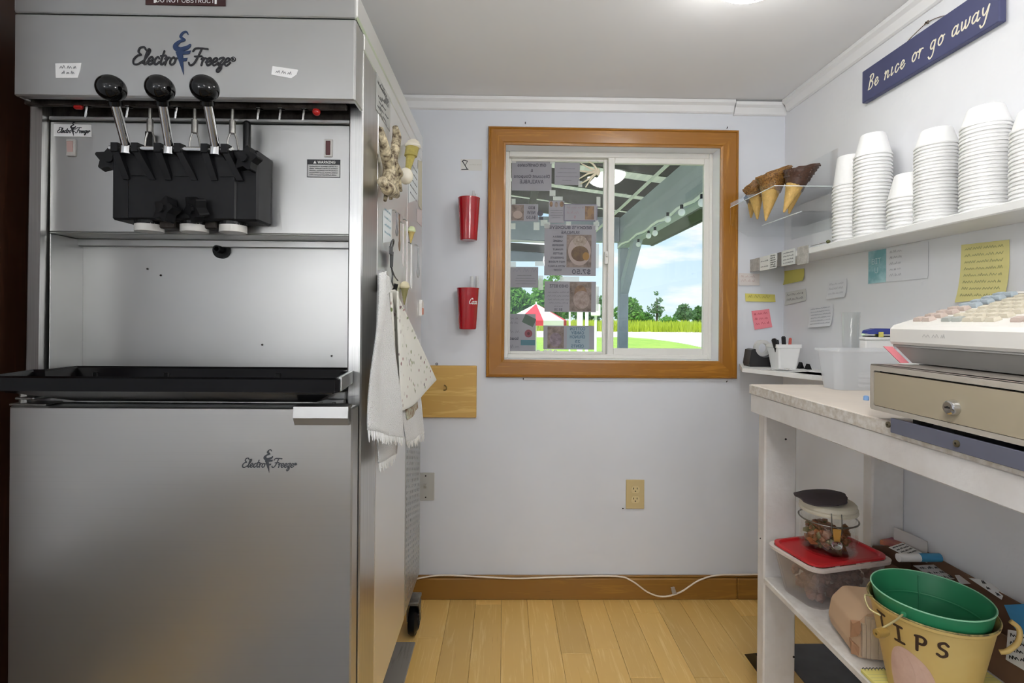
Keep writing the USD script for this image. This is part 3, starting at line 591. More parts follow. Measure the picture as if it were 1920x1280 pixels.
# script lettering: swirl and cone emblem between the two words
def cone_logo(o, h, m_word, m_mark, tgt):
    """o: world point of the baseline centre, h: capital height"""
    fr = lambda dx, dz: frame(np.array(o) + [dx, 0, dz], (1, 0, 0), (0, 0, 1))
    a, wa = script('Electro', h, h * .115, .28, -.005, .0006, 1.12); b, wb_ = script('Freeze', h, h * .115, .28, -.005, .0006, 1.12)
    part(tgt, 'lettering', cat_([put(a, fr(-wa - h * .46, 0)), put(b, fr(h * .40, 0))]), m_word)
    sw = smoothline([(.42, 2.42), (.30, 2.62), (.08, 2.5), (-.04, 2.2), (.18, 1.98), (-.1, 1.85), (-.36, 1.55), (-.3, 1.28), (0, 1.22), (.42, 1.42), (.56, 1.62)], 6)
    w = np.interp(np.linspace(0, 1, len(sw)), [0, .2, .5, .72, .85, 1], [.08, .16, .20, .40, .30, .08])
    sh = [LineString(sw[i:i + 2]).buffer(w[i] / 2, quad_segs=3) for i in range(len(sw) - 1)]
    sh.append(Polygon([(-.36, 1.02), (.60, 1.14), (.52, .88), (.10, .82), (.12, .52), (.40, .56), (.34, .34), (.12, .28), (.14, .0), (.16, -.78), (-.12, .2)]))
    g = affinity.scale(unary_union(sh), h * 1.0, h * .82, origin=(0, 0))
    part(tgt, 'emblem', put(prism(g, .0007), fr(-.04 * h, 0)), m_mark)
    ring_ = Point(0, 0).buffer(.17).difference(Point(0, 0).buffer(.12)).union(LineString([(-.05, -.08), (-.05, .08), (.04, .03), (-.04, -.01), (.06, -.08)]).buffer(.022))
    part(tgt, 'registered_mark', put(prism(affinity.scale(ring_, h, h, origin=(0, 0)), .0006), fr(h * .40 + wb_ + h * .25, h * .42)), m_word)
lo = onY(341, 122, 1.0295); cone_logo(lo, .031, M_ink, mat('navy_ink', '#1c3358', .45), mc)
# labels taped on the hood
def flat(pxpts, y, n, m, t=.0006, parent=mc, label=None):
    P = [onY(a, b, y) for a, b in pxpts]; pg = Polygon([(q[0], q[2]) for q in P])
    return part(parent, n, put(prism(pg, t), frame((0, y, 0), (1, 0, 0), (0, 0, 1))), m, label)
# (prism grows along -y here: frame's third axis points at the camera)
flat(((104, 119), (153, 118), (151, 131), (146, 146), (105, 146)), 1.0298, 'paper_label', M_paper, label='torn white label with faint handwriting')
flat(((511, 124), (559, 131), (556, 140), (546, 147), (509, 140)), 1.0298, 'paper_label', M_paper, label='narrow torn white label')
for i, (px, py, w) in enumerate(((112, 128, .032), (116, 138, .026))):
    part(mc, 'label_writing', put(scribble(w, .006, 70 + i, sw=.0011), frame(onY(px, py, 1.0290), (1, 0, 0), (0, 0, 1))), mat('pencil', '#8a8a8c', .7))
part(mc, 'label_writing', put(scribble(.034, .006, 75, sw=.0011), frame(onY(517, 136, 1.0290), (1, 0, -.12), (.12, 0, 1))), MATS['pencil'])
# warning plate cut by the picture's top edge
P = onY(348, 9, 1.0297); wz = P[2]
part(mc, 'caution_label', cbox(P[0] - .079, P[0] + .079, 1.0288, 1.0304, wz - .0015, wz + .034, .0005), mat('maroon_label', '#3a1c1c', .4))
part(mc, 'caution_lettering', put(text('DO NOT OBSTRUCT', .0088, .0004), frame((P[0], 1.0287, wz + .0035), (1, 0, 0), (0, 0, 1))), M_paper)
for s in (-1, 1): part(mc, 'caution_arrow', put(prism(Polygon([(-.002, 0), (.002, 0), (.002, .012), (.005, .012), (0, .019), (-.005, .012), (-.002, .012)]), .0004), frame((P[0] + s * .06, 1.0287, wz + .002), (1, 0, 0), (0, 0, 1))), M_paper)
# plate, switch and warning on the dispensing panel
a, b = onY(102, 233, 1.0995), onY(172, 257, 1.0995)
part(mc, 'name_plate', cbox(a[0], b[0], 1.0975, 1.1005, b[2], a[2], .0006), M_paper)
cone_logo(((a[0] + b[0]) / 2 + .002, 1.0974, b[2] + .0075), .0105, M_ink, M_ink, mc)
a, b = onY(128, 262, 1.1), onY(144, 294, 1.1)
part(mc, 'rocker_switch', cat_([cbox(a[0], b[0], 1.094, 1.1005, b[2], a[2], .001)]), mat('grey_plastic', '#b5b2ad', .4))
part(mc, 'switch_rocker', hull([(x, y, z) for x in (a[0] + .003, b[0] - .003) for y, z in ((1.0945, b[2] + .004), (1.0945, a[2] - .004), (1.0915, a[2] - .006), (1.093, b[2] + .018))]), mat('pinkish_rocker', '#b79a92', .35))
a, b = onY(610, 263, 1.1), onY(622, 293, 1.1)
part(mc, 'indicator_bezel', cbox(a[0] - .002, b[0] + .002, 1.097, 1.1005, b[2] - .002, a[2] + .002, .001), MATS['grey_plastic'])
part(mc, 'indicator_lens', cbox(a[0] + .002, b[0] - .002, 1.0955, 1.098, b[2] + .002, a[2] - .002, .001), mat('dark_red_lens', '#4a1e20', .25))
a, b = onY(576, 299, 1.1), onY(638, 333, 1.1)
part(mc, 'warning_frame', put(prism(sbox(a[0], b[2], b[0], a[2]).difference(sbox(a[0] + .0012, b[2] + .0012, b[0] - .0012, a[2] - .0105)).union(sbox(0, 0, 0, 0)), .0005), frame((0, 1.0998, 0), (1, 0, 0), (0, 0, 1))), M_ink)
cx = (a[0] + b[0]) / 2
part(mc, 'warning_plate', cbox(a[0] - .0005, b[0] + .0005, 1.0996, 1.1003, b[2] - .0005, a[2] + .0005, .0002), mat('etched_plate', '#a9a9a6', .4, .8))
part(mc, 'warning_lettering', cat_([put(text('WARNING', .0056, .0004, True), frame((cx + .006, 1.0992, a[2] - .0083), (1, 0, 0), (0, 0, 1))), put(prism(Polygon([(0, 0), (.007, 0), (.0035, .0065)]), .0004), frame((cx - .022, 1.0992, a[2] - .0085), (1, 0, 0), (0, 0, 1)))]), mat('pale_etch', '#c9c9c6', .4))
part(mc, 'warning_small_print', cat_([put(scribble(.06, .0022, 90 + i, sw=.0006), frame((a[0] + .005, 1.0993, a[2] - .0155 - .0045 * i), (1, 0, 0), (0, 0, 1))) for i in range(5)]), M_ink)
# dispensing head
M_head = mat('black_acetal', '#121214', .46, spec=.25, vary=.15, vscale=6); M_knob = mat('black_knob', '#070708', .10, spec=.4)
yd = 1.038
hx0, hx1 = onY(209, 350, yd)[0], onY(484, 350, yd)[0]; hz0, hz1 = onY(340, 413, yd)[2], onY(340, 279, yd)[2]
px0, px1 = onY(241, 350, yd)[0], onY(444, 350, yd)[0]
part(mc, 'dispensing_head', cat_([cbox(hx0, hx1, yd, 1.0995, hz0, hz1, .004), cbox(px0, px1, yd - .004, yd + .02, hz0 + .001, hz1 - .002, .003)]), M_head)
zr = onY(320, 279, 1.02)[2]
part(mc, 'pivot_rod', cyl((onY(206, 279, 1.02)[0], 1.02, zr), (onY(436, 279, 1.02)[0], 1.02, zr), .0048, 14), M_chrome, smooth=30)
for i, (pk, pb) in enumerate(((210, 238), (301, 318), (385, 405))):
    kx, kz = onY(pk, 172, .955)[0], onY(pk, 172, .955)[2]; bxp = onY(pb, 279, 1.02)[0]
    top, bot = np.array([kx, .955, kz]), np.array([bxp, 1.02, zr])
    lv = part(mc, 'lever', cat_([cyl(top, bot, .0082, 16), cyl(bot + [0, 0, .004], bot - [0, 0, .012], .0115, 16)]), M_chrome, smooth=30)
    d = (top - bot) / np.linalg.norm(top - bot); kb = ball((0, 0, 0), .0245, 3, (1, 1, .96)); kb = cat_([kb, cyl((0, 0, -.018), (0, 0, -.029), .012, 20)])
    kb.apply_transform(frame(top + d * .006, np.cross([0, 1, 0], d), np.cross(d, np.cross([0, 1, 0], d)))); part(lv, 'lever_knob', kb, M_knob, smooth=30)
    # forked bracket: two cheeks that sweep down the face of the head
    br = []
    for s in (-1, 1):
        cxk = bxp + s * .0195
        br.append(hull([(cxk + e, y, z) for e in (-.0065, .0065) for y, z in ((1.012, zr + .009), (1.030, zr + .010), (1.012, zr - .008), (1.034, hz1 - .02), (1.040, hz1 - .03))]))
        br.append(hull([(cxk + e + dxx, y, z) for e in (-.0065, .0065) for dxx, y, z in ((0, 1.012, zr - .002), (0, 1.034, zr - .002), (.016 + .006 * s, 1.031, zr - .058), (.016 + .006 * s, 1.036, zr - .058))]))
    br.append(hull([(bxp + e * .016, y, z) for e in (-1, 1) for y, z in ((1.030, zr - .006), (1.036, zr - .006))] + [(bxp + .016 + e * .016, y, z) for e in (-1, 1) for y, z in ((1.032, zr - .05), (1.036, zr - .05))]))
    part(mc, 'lever_bracket', cat_(br), M_head)
    # spout below the head
    sx = onY((276, 361, 434)[i], 420, 1.055)[0]
    part(mc, 'spout', lathe([(0, hz0 + .004), (.023, hz0 + .004), (.023, hz0 - .004), (.026, hz0 - .004), (.026, hz0 - .020), (.0, hz0 - .020)], 28, (sx, 1.062, 0)), mat('white_nylon', '#cfccc6', .45), smooth=30)
    part(mc, 'spout_collar', lathe([(0, hz0 + .001), (.0262, hz0 + .001), (.0262, hz0 - .006), (0, hz0 - .006)], 24, (sx, 1.062, 0)), M_black)
    # pull rod with its clevis behind each lever
    rx = onY((279, 363, 434)[i], 230, 1.07)[0]; z0_, z1_ = onY(279, 247, 1.07)[2], onY(279, 190, 1.07)[2]
    part(mc, 'pull_rod', cat_([cyl((rx, 1.074, z1_), (rx, 1.074, z0_ + .02), .0032, 10), cyl((rx, 1.074, z0_ + .027), (rx, 1.074, z0_), .0062, 12), tube([(rx - .004, 1.074, z0_ + .003), (rx - .009, 1.074, z0_ - .012), (rx - .011, 1.074, z0_ - .034)], .0018, 6), tube([(rx + .004, 1.074, z0_ + .003), (rx + .009, 1.074, z0_ - .012), (rx + .013, 1.074, z0_ - .034)], .0018, 6)]), M_zinc, smooth=30)
part(mc, 'prime_plug', cyl(onY(279, 248, 1.088), onY(279, 275, 1.088), .0065, 14), M_black)
part(mc, 'draw_pin', cat_([cyl(onY(463, 233, 1.07), onY(463, 284, 1.07), .0075, 16), ball(onY(463, 233, 1.07), .0075)]), M_black, smooth=30)
def star(c, R, n=5, t=.02, nrm=(0, -1, 0), rot=0.0):
    a = np.linspace(0, 2 * math.pi, 2 * n, endpoint=False) + rot
    pg = Polygon([((R if i % 2 == 0 else R * .55) * math.cos(v), (R if i % 2 == 0 else R * .55) * math.sin(v)) for i, v in enumerate(a)]).buffer(-.002).buffer(.004, quad_segs=4)
    m = prism(pg, t); m.apply_translation((0, 0, -t / 2)); m2 = cyl((0, 0, -t * .8), (0, 0, t * .75), R * .33, 16)
    n_ = np.array(nrm, float); xd = np.cross([.1, .2, 1], n_); return put(cat_([m, m2]), frame(c, xd, np.cross(n_, xd)))
part(mc, 'star_knob', star(onY(209, 301, 1.055), .026, nrm=(.25, -1, .1), rot=.4), M_head); part(mc, 'star_knob', star(onY(465, 300, 1.030), .026, nrm=(-.2, -1, .1), rot=.2), M_head)
part(mc, 'star_knob', star(onY(313, 394, 1.022), .0265, nrm=(-.35, -1, .15), rot=.1), M_head); part(mc, 'star_knob', star(onY(368, 392, 1.022), .0265, nrm=(-.55, -1, -.25), rot=.7), M_head)
for q in (318, 362): part(mc, 'head_stud', cyl(onY(q, 393, 1.04), onY(q, 393, 1.02), .01, 12), M_zinc)
for qa, qb in ((302, 335), (388, 412)): part(mc, 'spout_guard', cbox(onY(qa, 0, 1.06)[0], onY(qb, 0, 1.06)[0], 1.055, 1.085, hz0 - .013, hz0 + .002, .002), M_darksteel)
# drain nozzle on the recess panel
dn = onY(417, 469, 1.186)
part(mc, 'drain_flange', cyl(dn + [0, .002, 0], dn + [0, -.006, 0], .0195, 28), M_black, smooth=30)
part(mc, 'drain_tube', lathe([(.0052, 0), (.0085, 0), (.0085, .02), (.0052, .02), (.0052, 0)], 18).apply_transform(frame(dn + [0, -.005, 0], (1, 0, 0), (0, 0, 1))), M_head, smooth=30)
for a_, b_ in ((277, 504), (302, 516), (492, 646), (622, 667)): part(mc, 'recess_screw', cyl(onY(a_, b_, 1.186), onY(a_, b_, 1.186) + [0, -.002, 0], .0022, 8), M_darksteel)
# front door
dx0, dx1, dz1 = -.980, -.3015, .908
dr = part(mc, 'door', cbox(dx0, dx1, 1.030, 1.071, .165, dz1, .003), S_door)
lo = onY(503, 876, 1.0295); cone_logo(lo, .0165, mat('grey_ink', '#3f4246', .45), MATS['grey_ink'], dr)
h0, h1 = onY(550, 766, 1.004), onY(653, 766, 1.004); hz = h0[2]
hp = [(1.0298, hz + .006), (1.004, hz + .004), (1.002, hz - .018), (1.010, hz - .033), (1.018, hz - .033), (1.006, hz - .0175), (1.008, hz - .0005), (1.0298, hz + .001)]
hd = put(prism(Polygon([(y, z) for y, z in hp]), h1[0] - h0[0]), frame((h0[0], 0, 0), (0, 1, 0), (0, 0, 1)))
part(dr, 'door_handle', hd, S_h)
part(mc, 'door_gasket', cbox(dx0 + .012, dx1 - .004, 1.0712, 1.0835, .17, dz1 - .005, .002), M_dark)
part(mc, 'door_frame', cat_([cbox(ux0, ux1, 1.070, 1.084, dz1 + .001, dz1 + .012, .002)]), S_h)
q = onY(48, 748, 1.04)
part(mc, 'hinge', cat_([cbox(q[0] - .024, q[0] + .048, 1.03, 1.075, dz1 + .0015, dz1 + .0055, .001), cyl((q[0] - .006, 1.045, dz1), (q[0] - .006, 1.045, dz1 + .026), .009, 12), cbox(q[0] - .018, q[0] + .02, 1.035, 1.075, dz1 + .012, dz1 + .018, .002), cbox(q[0] - .012, q[0] + .012, 1.05, 1.08, dz1 + .02, dz1 + .032, .004)]), M_zinc)
part(mc, 'latch_screw', cat_([cyl(onY(a_, 757, 1.045), onY(a_, 754, 1.045), .004, 8) for a_ in (602, 626)]), M_zinc)
part(mc, 'base_skirt', cbox(mx0 + .03, mx1 - .02, 1.10, 1.84, .125, .1645, .003), M_darksteel)
# casters
for cxx, cyy in ((mx1 - .002, 1.775), (mx0 + .05, 1.775), (mx1 - .05, 1.16), (mx0 + .05, 1.16)):
    c = part(mc, 'caster', cat_([cbox(cxx - .035, cxx + .02, cyy - .035, cyy + .035, .112, .124, .002), hull([(cxx + dx_, cyy + dy_, z) for dx_ in (-.024, -.020) for dy_, z in ((-.02, .112), (.02, .112), (-.012, .045), (.012, .045))]), hull([(cxx + dx_, cyy + dy_, z) for dx_ in (.018, .022) for dy_, z in ((-.022, .112), (.014, .112), (-.004, .045), (.012, .045))])]), M_zinc)
    wh = lathe([(.0, -.014), (.026, -.015), (.030, -.017), (.045, -.015), (.0495, -.008), (.0495, .008), (.045, .006), (.030, .017), (.026, .006), (0, .014)], 36); wh.apply_transform(frame((cxx, cyy, .0497), (0, 1, 0), (0, 0, 1)))
    part(c, 'wheel', wh, M_black, smooth=40)
single('floor_mat', cbox(mx0 + .02, -.288, 1.09, 1.72, .0, .006, .002), wood('grey_board', '#8d8780', '#6f6a64', 1.2, 1, .6), 'grey wood-grain mat on the floor under the soft serve machine', 'mat')

# drip tray
tz = onY(320, 708, .955)[2]; tx0, tx1 = -.945, onY(634, 708, .955)[0]
tr = thing('drip_tray', 'long black plastic drip tray under the dispensing spouts', 'drip tray', ((tx0 + tx1) / 2, 1.05, .93))
o0, o1 = (tx0 - .04, 1.186), (mx1 - .032, 1.186)
outer = [(tx0, .955), (tx1 - .006, .955), (tx1 + .001, .962), (mx1 - .020, 1.082), (mx1 - .032, 1.084), (mx1 - .032, 1.166), (ux0 + .006, 1.166), (ux0 + .006, 1.084), (mx0 - .004, 1.082), (tx0 - .012, .962)]
op = Polygon(outer); ip = op.buffer(-.012, join_style=2)
def loft(a, za, b, zb): 
    pa, pb = np.array(a), np.array(b); return pa, pb
k = len(outer); A = np.array(op.exterior.coords)[:-1]; rimw = .011
floor_z = .9445
def ringmesh(rings):
    """skin successive rings (same vertex count), close first to last"""
    n = len(rings[0]); v = np.vstack(rings); f = []
    for r_ in range(len(rings) - 1):
        for i in range(n): j = (i + 1) % n; f += [(r_ * n + i, r_ * n + j, (r_ + 1) * n + j), (r_ * n + i, (r_ + 1) * n + j, (r_ + 1) * n + i)]
    m = trimesh.Trimesh(v, f, process=False); return m
def offs(P, d):
    c = P.mean(0); out = []
    n = len(P)
    for i in range(n):
        a, b, e = P[i - 1], P[i], P[(i + 1) % n]; t1_, t2_ = (b - a) / np.linalg.norm(b - a), (e - b) / np.linalg.norm(e - b)
        n1, n2 = np.array([-t1_[1], t1_[0]]), np.array([-t2_[1], t2_[0]]); bis = n1 + n2; bis /= max(np.linalg.norm(bis), 1e-9); out.append(b + bis * d / max(bis @ n1, .5))
    return np.array(out)
if Polygon(A).exterior.is_ccw is False: A = A[::-1]
R3 = lambda P, z: np.column_stack([P, np.full(len(P), z)])
B = A.copy(); fr_ = A[:, 1] < 1.0
Blow = A.copy(); Blow[fr_, 1] += .10; Blow[A[:, 1] < .97, 0] = np.clip(Blow[A[:, 1] < .97, 0], mx0 + .05, mx1 - .11)
Blow[:, 1] = np.minimum(np.maximum(Blow[:, 1], 1.02), 1.074) if False else Blow[:, 1]
I1, I2 = offs(A, rimw), offs(A, rimw + .012)
m = ringmesh([R3(I2, floor_z), R3(I1, tz - .003), R3(offs(A, .006), tz + .001), R3(A, tz - .002), R3(A, tz - .026)])
part(tr, 'rim', m, mat('glossy_black_plastic', '#0a090b', .18, spec=.22), smooth=25)
part(tr, 'tray_floor', put(prism(Polygon(I2), .002), frame((0, 0, floor_z - .001), (1, 0, 0), (0, 1, 0))), M_black)
# bevelled underside of the tray's front
q0, q1 = A[:, 0].min(), A[:, 0].max()
zb = onY(320, 752, 1.028)[2]
part(tr, 'underside', hull([(tx0 + .005, .958, tz - .026), (tx1 - .010, .958, tz - .026), (tx0 + .10, 1.026, zb), (onY(592, 752, 1.026)[0], 1.026, zb), (tx0 + .10, 1.06, zb), (onY(592, 752, 1.026)[0] + .01, 1.06, zb), (mx0 + .06, 1.07, tz - .026), (mx1 - .06, 1.07, tz - .026)]), MATS['glossy_black_plastic'])
part(tr, 'metal_end_cap', hull([(x, y, z) for (x, y) in ((tx1 + .0035, .966), (mx1 - .0165, 1.081), (mx1 - .022, 1.081), (tx1 - .002, .966)) for z in (tz - .024, tz + .0015)]), S_h)
for px in (160, 296, 511): q = onY(px, 699, 1.12); part(tr, 'tray_clip', cbox(q[0] - .006, q[0] + .006, 1.145, 1.152, floor_z + .002, floor_z + .02, .002), M_black)
# ------------------------------------------------------------------ on the machine's side
SX = mx1                                              # plane of the side
M_cream = mat('cream_ceramic', '#e3dccb', .45); M_brownspot = mat('spotted_hide', '#e0d3b2', .55, color2='#46301a', vscale=75)
M_conem = mat('wafer_tan', '#c9b06a', .55, vary=.25, vscale=120); M_clear = pane('clear_plastic', (.99, .995, .995), 1.3); M_silver = mat('silver', '#b9b9b9', .3, 1)
def side(px, py, out=0.0): return onX(px, py, SX + out)
# printed diagram sheet near the top
a, b, c, d = side(705, 135), side(731, 190), side(731, 246), side(705, 207)
y0, y1, zt, zb_ = a[1], b[1], a[2], (d[2] + c[2]) / 2
dg = thing('diagram_sheet', 'grey printed wiring diagram stuck high on the side of the machine', 'label', (SX, (y0 + y1) / 2, zb_))
part(dg, 'sheet', cbox(SX + .0003, SX + .0012, y0, y1, zb_, zt, .0003), mat('grey_sheet', '#a9a9a6', .5))
fr = lambda y, z, o=.0014: frame((SX + o, y, z), (0, 1, 0), (0, 0, 1))
rg = random.Random(3); segs = []
for i in range(16):
    u, v = rg.uniform(.08, .7) * (y1 - y0), (i + .6) / 17 * (zt - zb_)
    segs.append(LineString([(u, v), (u + rg.uniform(.1, .25) * (y1 - y0), v), (u + .25 * (y1 - y0), v + rg.uniform(-.01, .01))]).buffer(.0016, quad_segs=1))
part(dg, 'diagram_lines', put(prism(unary_union(segs), .0003), fr(y0, zb_)), mat('dark_print', '#5a5a5a', .6)); part(dg, 'diagram_heading', put(scribble((y1 - y0) * .8, .008, 5, sw=.0022), fr(y0 + .01, zt - .02)), MATS['dark_print'])

# spotted giraffe-like figures, heads up, as one big magnet
def giraffe(pts, rad, lab, extra=()):
    t = thing('spotted_figure', lab, 'figurine', pts[-1], 'spotted figures on the machine side')
    part(t, 'body', tube(smoothline(pts, 5), np.interp(np.linspace(0, 1, 5 * (len(pts) - 1) + 1), np.linspace(0, 1, len(rad)), rad), 12), M_brownspot, smooth=True)
    for n, m in extra: part(t, n, m, M_brownspot, smooth=True)
    return t
S = lambda px, py, o=.02: side(px, py, o)
giraffe([S(714, 240), S(718, 262), S(724, 290), S(730, 315), S(729, 338), S(724, 352)], [.005, .010, .014, .016, .018, .010], 'tall spotted figure at the left of the pair, long neck leaning left', [('ear', cyl(S(714, 242), S(711, 237), .004, 8, .001)), ('leg', cyl(S(727, 350), S(722, 376), .008, 8, .004)), ('leg', cyl(S(731, 348), S(733, 374), .008, 8, .004))])
giraffe([S(741, 238), S(744, 256), S(741, 280), S(738, 300), S(742, 318), S(748, 326)], [.007, .012, .012, .010, .014, .012], 'shorter spotted figure at the right of the pair, head straight up', [('ear', cyl(S(746, 246), S(750, 256), .004, 8, .001)), ('leg', cyl(S(745, 326), S(752, 358), .008, 8, .004)), ('leg', cyl(S(741, 326), S(746, 360), .008, 8, .004))])
giraffe([S(718, 344, .03), S(726, 352, .035), S(736, 358, .03), S(744, 366, .03)], [.010, .016, .016, .008], 'small curled spotted figure at the feet of the pair', [('head', ball(S(718, 341, .035), .012, 2))])
# big soft serve cone magnets
def cone_magnet(pa, pb, r, lab, scoop=M_cream, cone=M_conem, cup=False):
    top, tip = pa, pb; ax = tip - top; L = np.linalg.norm(ax)
    t = thing('cone_magnet', lab, 'magnet', tip, 'ice cream cone magnets')
    M = frame(tip, (0, 1, 0), -ax / L); M2 = np.eye(4); M2[:3, 0], M2[:3, 1], M2[:3, 2], M2[:3, 3] = M[:3, 0], np.cross(-ax / L, M[:3, 0]), -ax / L, tip
    h = L - r * .8
    pr_ = [(0, 0), (r * .15, 0), (r * .62, h * .7), (r * .85, h * .72), (r * .9, h), (0, h)] if cup else [(0, 0), (r * .12, 0), (r * .8, h * .9), (r * .92, h * .9), (r * .92, h), (0, h)]
    part(t, 'cone', lathe(pr_, 20).apply_transform(M2), cone, smooth=30)
    sc_ = lathe([(r * .9, h - .002), (r * 1.12, h + r * .1), (r * 1.08, h + r * .35), (r * .95, h + r * .6), (r * .85, h + r * .95), (r * .5, h + r * 1.3), (0, h + r * 1.42), ], 24).apply_transform(M2)
    part(t, 'scoop', sc_, scoop, smooth=60)
    return t
t = cone_magnet(S(775, 268, .028), S(761, 338, .026), .026, 'large cream ceramic soft serve cone at the top of the machine side', M_cream, mat('mustard_wafer', '#b3a558', .5, vary=.2, vscale=90), True)
part(t, 'cone_foot', ball(S(761, 330, .026), .02, 2, (1, 1, 1.15)), M_cream, smooth=True)
cone_magnet(S(772, 428, .012), S(770, 456, .010), .012, 'small pale green cone magnet above the hanging spoons', mat('pale_green', '#c9d3a8', .5))
cone_magnet(S(759, 532, .012), S(758, 571, .010), .013, 'small vanilla cone magnet above the dish towel', mat('vanilla', '#d8cfae', .5), mat('olive_cone', '#8a8458', .6))
# house-shaped pink and white magnet at the rear edge
hm = thing('house_magnet', 'small pink and white house-shaped magnet low at the rear edge', 'magnet', S(790, 592, .01))
hy = S(787, 580, 0); pgm = Polygon([(-.016, -.022), (.024, -.022), (.034, .004), (.018, .03), (-.010, .034), (-.016, .02)])
part(hm, 'house_body', put(prism(pgm, .010), frame((SX + .001, min(hy[1], 1.82), hy[2]), (0, 1, 0), (0, 0, 1))), mat('white_enamel', '#e9e6e2', .4))
part(hm, 'pink_front', put(prism(Polygon([(-.012, -.018), (.02, -.018), (.02, .004), (-.012, .006)]), .0012), frame((SX + .0111, min(hy[1], 1.82), hy[2]), (0, 1, 0), (0, 0, 1))), mat('salmon', '#e39a86', .5))
# notes and long paper slips
def slip(name, label, cat, quad, m, o=.0012, lines=0, ink=None, group=None, seed=1):
    P = [side(*q) for q in quad]; yy_ = [p[1] for p in P]; zz = [p[2] for p in P]
    t = thing(name, label, cat, (SX, np.mean(yy_), min(zz)), group)
    part(t, 'sheet', put(prism(Polygon([(p[1], p[2]) for p in P]), .0008), frame((SX + o, 0, 0), (0, 1, 0), (0, 0, 1))), m)
    for i in range(lines): part(t, 'print_line', put(scribble((max(yy_) - min(yy_)) * .7, .006, seed + i, sw=.0015), frame((SX + o + .0009, min(yy_) + .15 * (max(yy_) - min(yy_)), max(zz) - (i + 1) * (max(zz) - min(zz)) / (lines + 1.5)), (0, 1, 0), (0, 0, 1))), ink or M_ink)
    return t
slip('note', 'faint white note left of the hanging spoons', 'paper note', ((717, 395), (733, 392), (733, 452), (717, 455)), mat('pale_note', '#dfe3e6', .7), lines=4, ink=mat('pale_blue_ink', '#8fa9b4', .6), seed=20)
slip('note', 'white note behind the large ceramic cone', 'paper note', ((765, 322), (783, 316), (783, 374), (765, 380)), MATS['pale_note'], lines=5, ink=mat('grey_note_ink', '#8d8f93', .6), seed=30)
slip('note', 'pinkish card at the rear edge above the green cone magnet', 'card', ((781, 391), (790, 394), (790, 425), (781, 415)), mat('pink_card', '#dcd0d0', .6))
slip('note', 'tan strip of card running down the rear edge', 'card', ((783, 300), (790, 302), (790, 395), (784, 385)), mat('tan_card', '#cfc9b4', .6))
# hanging spoons and scoops
def spoon(px, py0, py1, w, lab, m, o=.012):
    a, b = S(px, py0, o), S(px, py1, o); t = thing('hanging_spoon', lab, 'spoon', b, 'spoons hung on the machine side')
    part(t, 'handle', tube([a, a + (b - a) * .4, a + (b - a) * .72], [w * .28, w * .22, w * .3], 8), m, smooth=True)
    part(t, 'bowl', ball(a + (b - a) * .84, 1, 2, (w * .35, w, np.linalg.norm(b - a) * .18)), m, smooth=True)
    part(t, 'hook', tube([a, a + [-.006, 0, .006], [SX + .0005, a[1], a[2] + .006]], .0015, 6), M_wire)
M_pearl = mat('pearl_plastic', '#d7d0cf', .35); M_darkmet = mat('dark_pewter', '#5b5a5c', .4, .7)
spoon(744, 398, 442, .010, 'grey pewter spoon, first of the hanging spoons from the left', mat('pewter', '#8d8a8c', .4, .6))
spoon(749, 402, 470, .007, 'thin brown wooden spoon, second of the hanging spoons', mat('brown_wood', '#7b6654', .6))
spoon(756, 420, 500, .010, 'pearly white spoon, third of the hanging spoons', M_pearl)
spoon(763, 415, 545, .012, 'long pearl spoon hanging furthest down', M_pearl)
spoon(771, 458, 540, .012, 'long white spoon under the green cone magnet', mat('white_plastic', '#e4e2e2', .35))
spoon(784, 462, 520, .014, 'grey oval scoop at the rear edge', mat('grey_plastic2', '#a7a9ab', .4))
# key ring with charms
ky = thing('key_ring', 'dark metal key ring with keys hanging above the towels', 'keys', S(735, 520))
part(ky, 'ring', tube([S(735, 458, .012) + .012 * np.array([.3 * math.sin(v), math.cos(v), math.sin(v)]) for v in np.linspace(0, math.tau, 20, endpoint=False)], .0022, 6, closed=True), M_darkmet)
part(ky, 'key', cbox(*sum([[S(733, 470)[k] - e, S(733, 470)[k] + e] for k, e in ((0, .002), (1, .014), (2, .010))], []), .001), M_darkmet)
part(ky, 'key_fob', hull([S(731, 470, .010), S(738, 472, .010), S(737, 500, .010), S(731, 502, .010), S(731, 470, .016), S(738, 472, .016), S(737, 500, .016), S(731, 502, .016)]), mat('dark_fob', '#4a4b4d', .5, .3))
part(ky, 'chain', tube(smoothline([S(734, 500, .012), S(736, 515, .013), S(735, 528, .012), S(738, 536, .012)], 4), .0022, 6), M_darkmet); part(ky, 'chain', tube(smoothline([S(735, 505, .012), S(740, 518, .012), S(746, 526, .010)], 4), .0018, 6), M_darkmet)
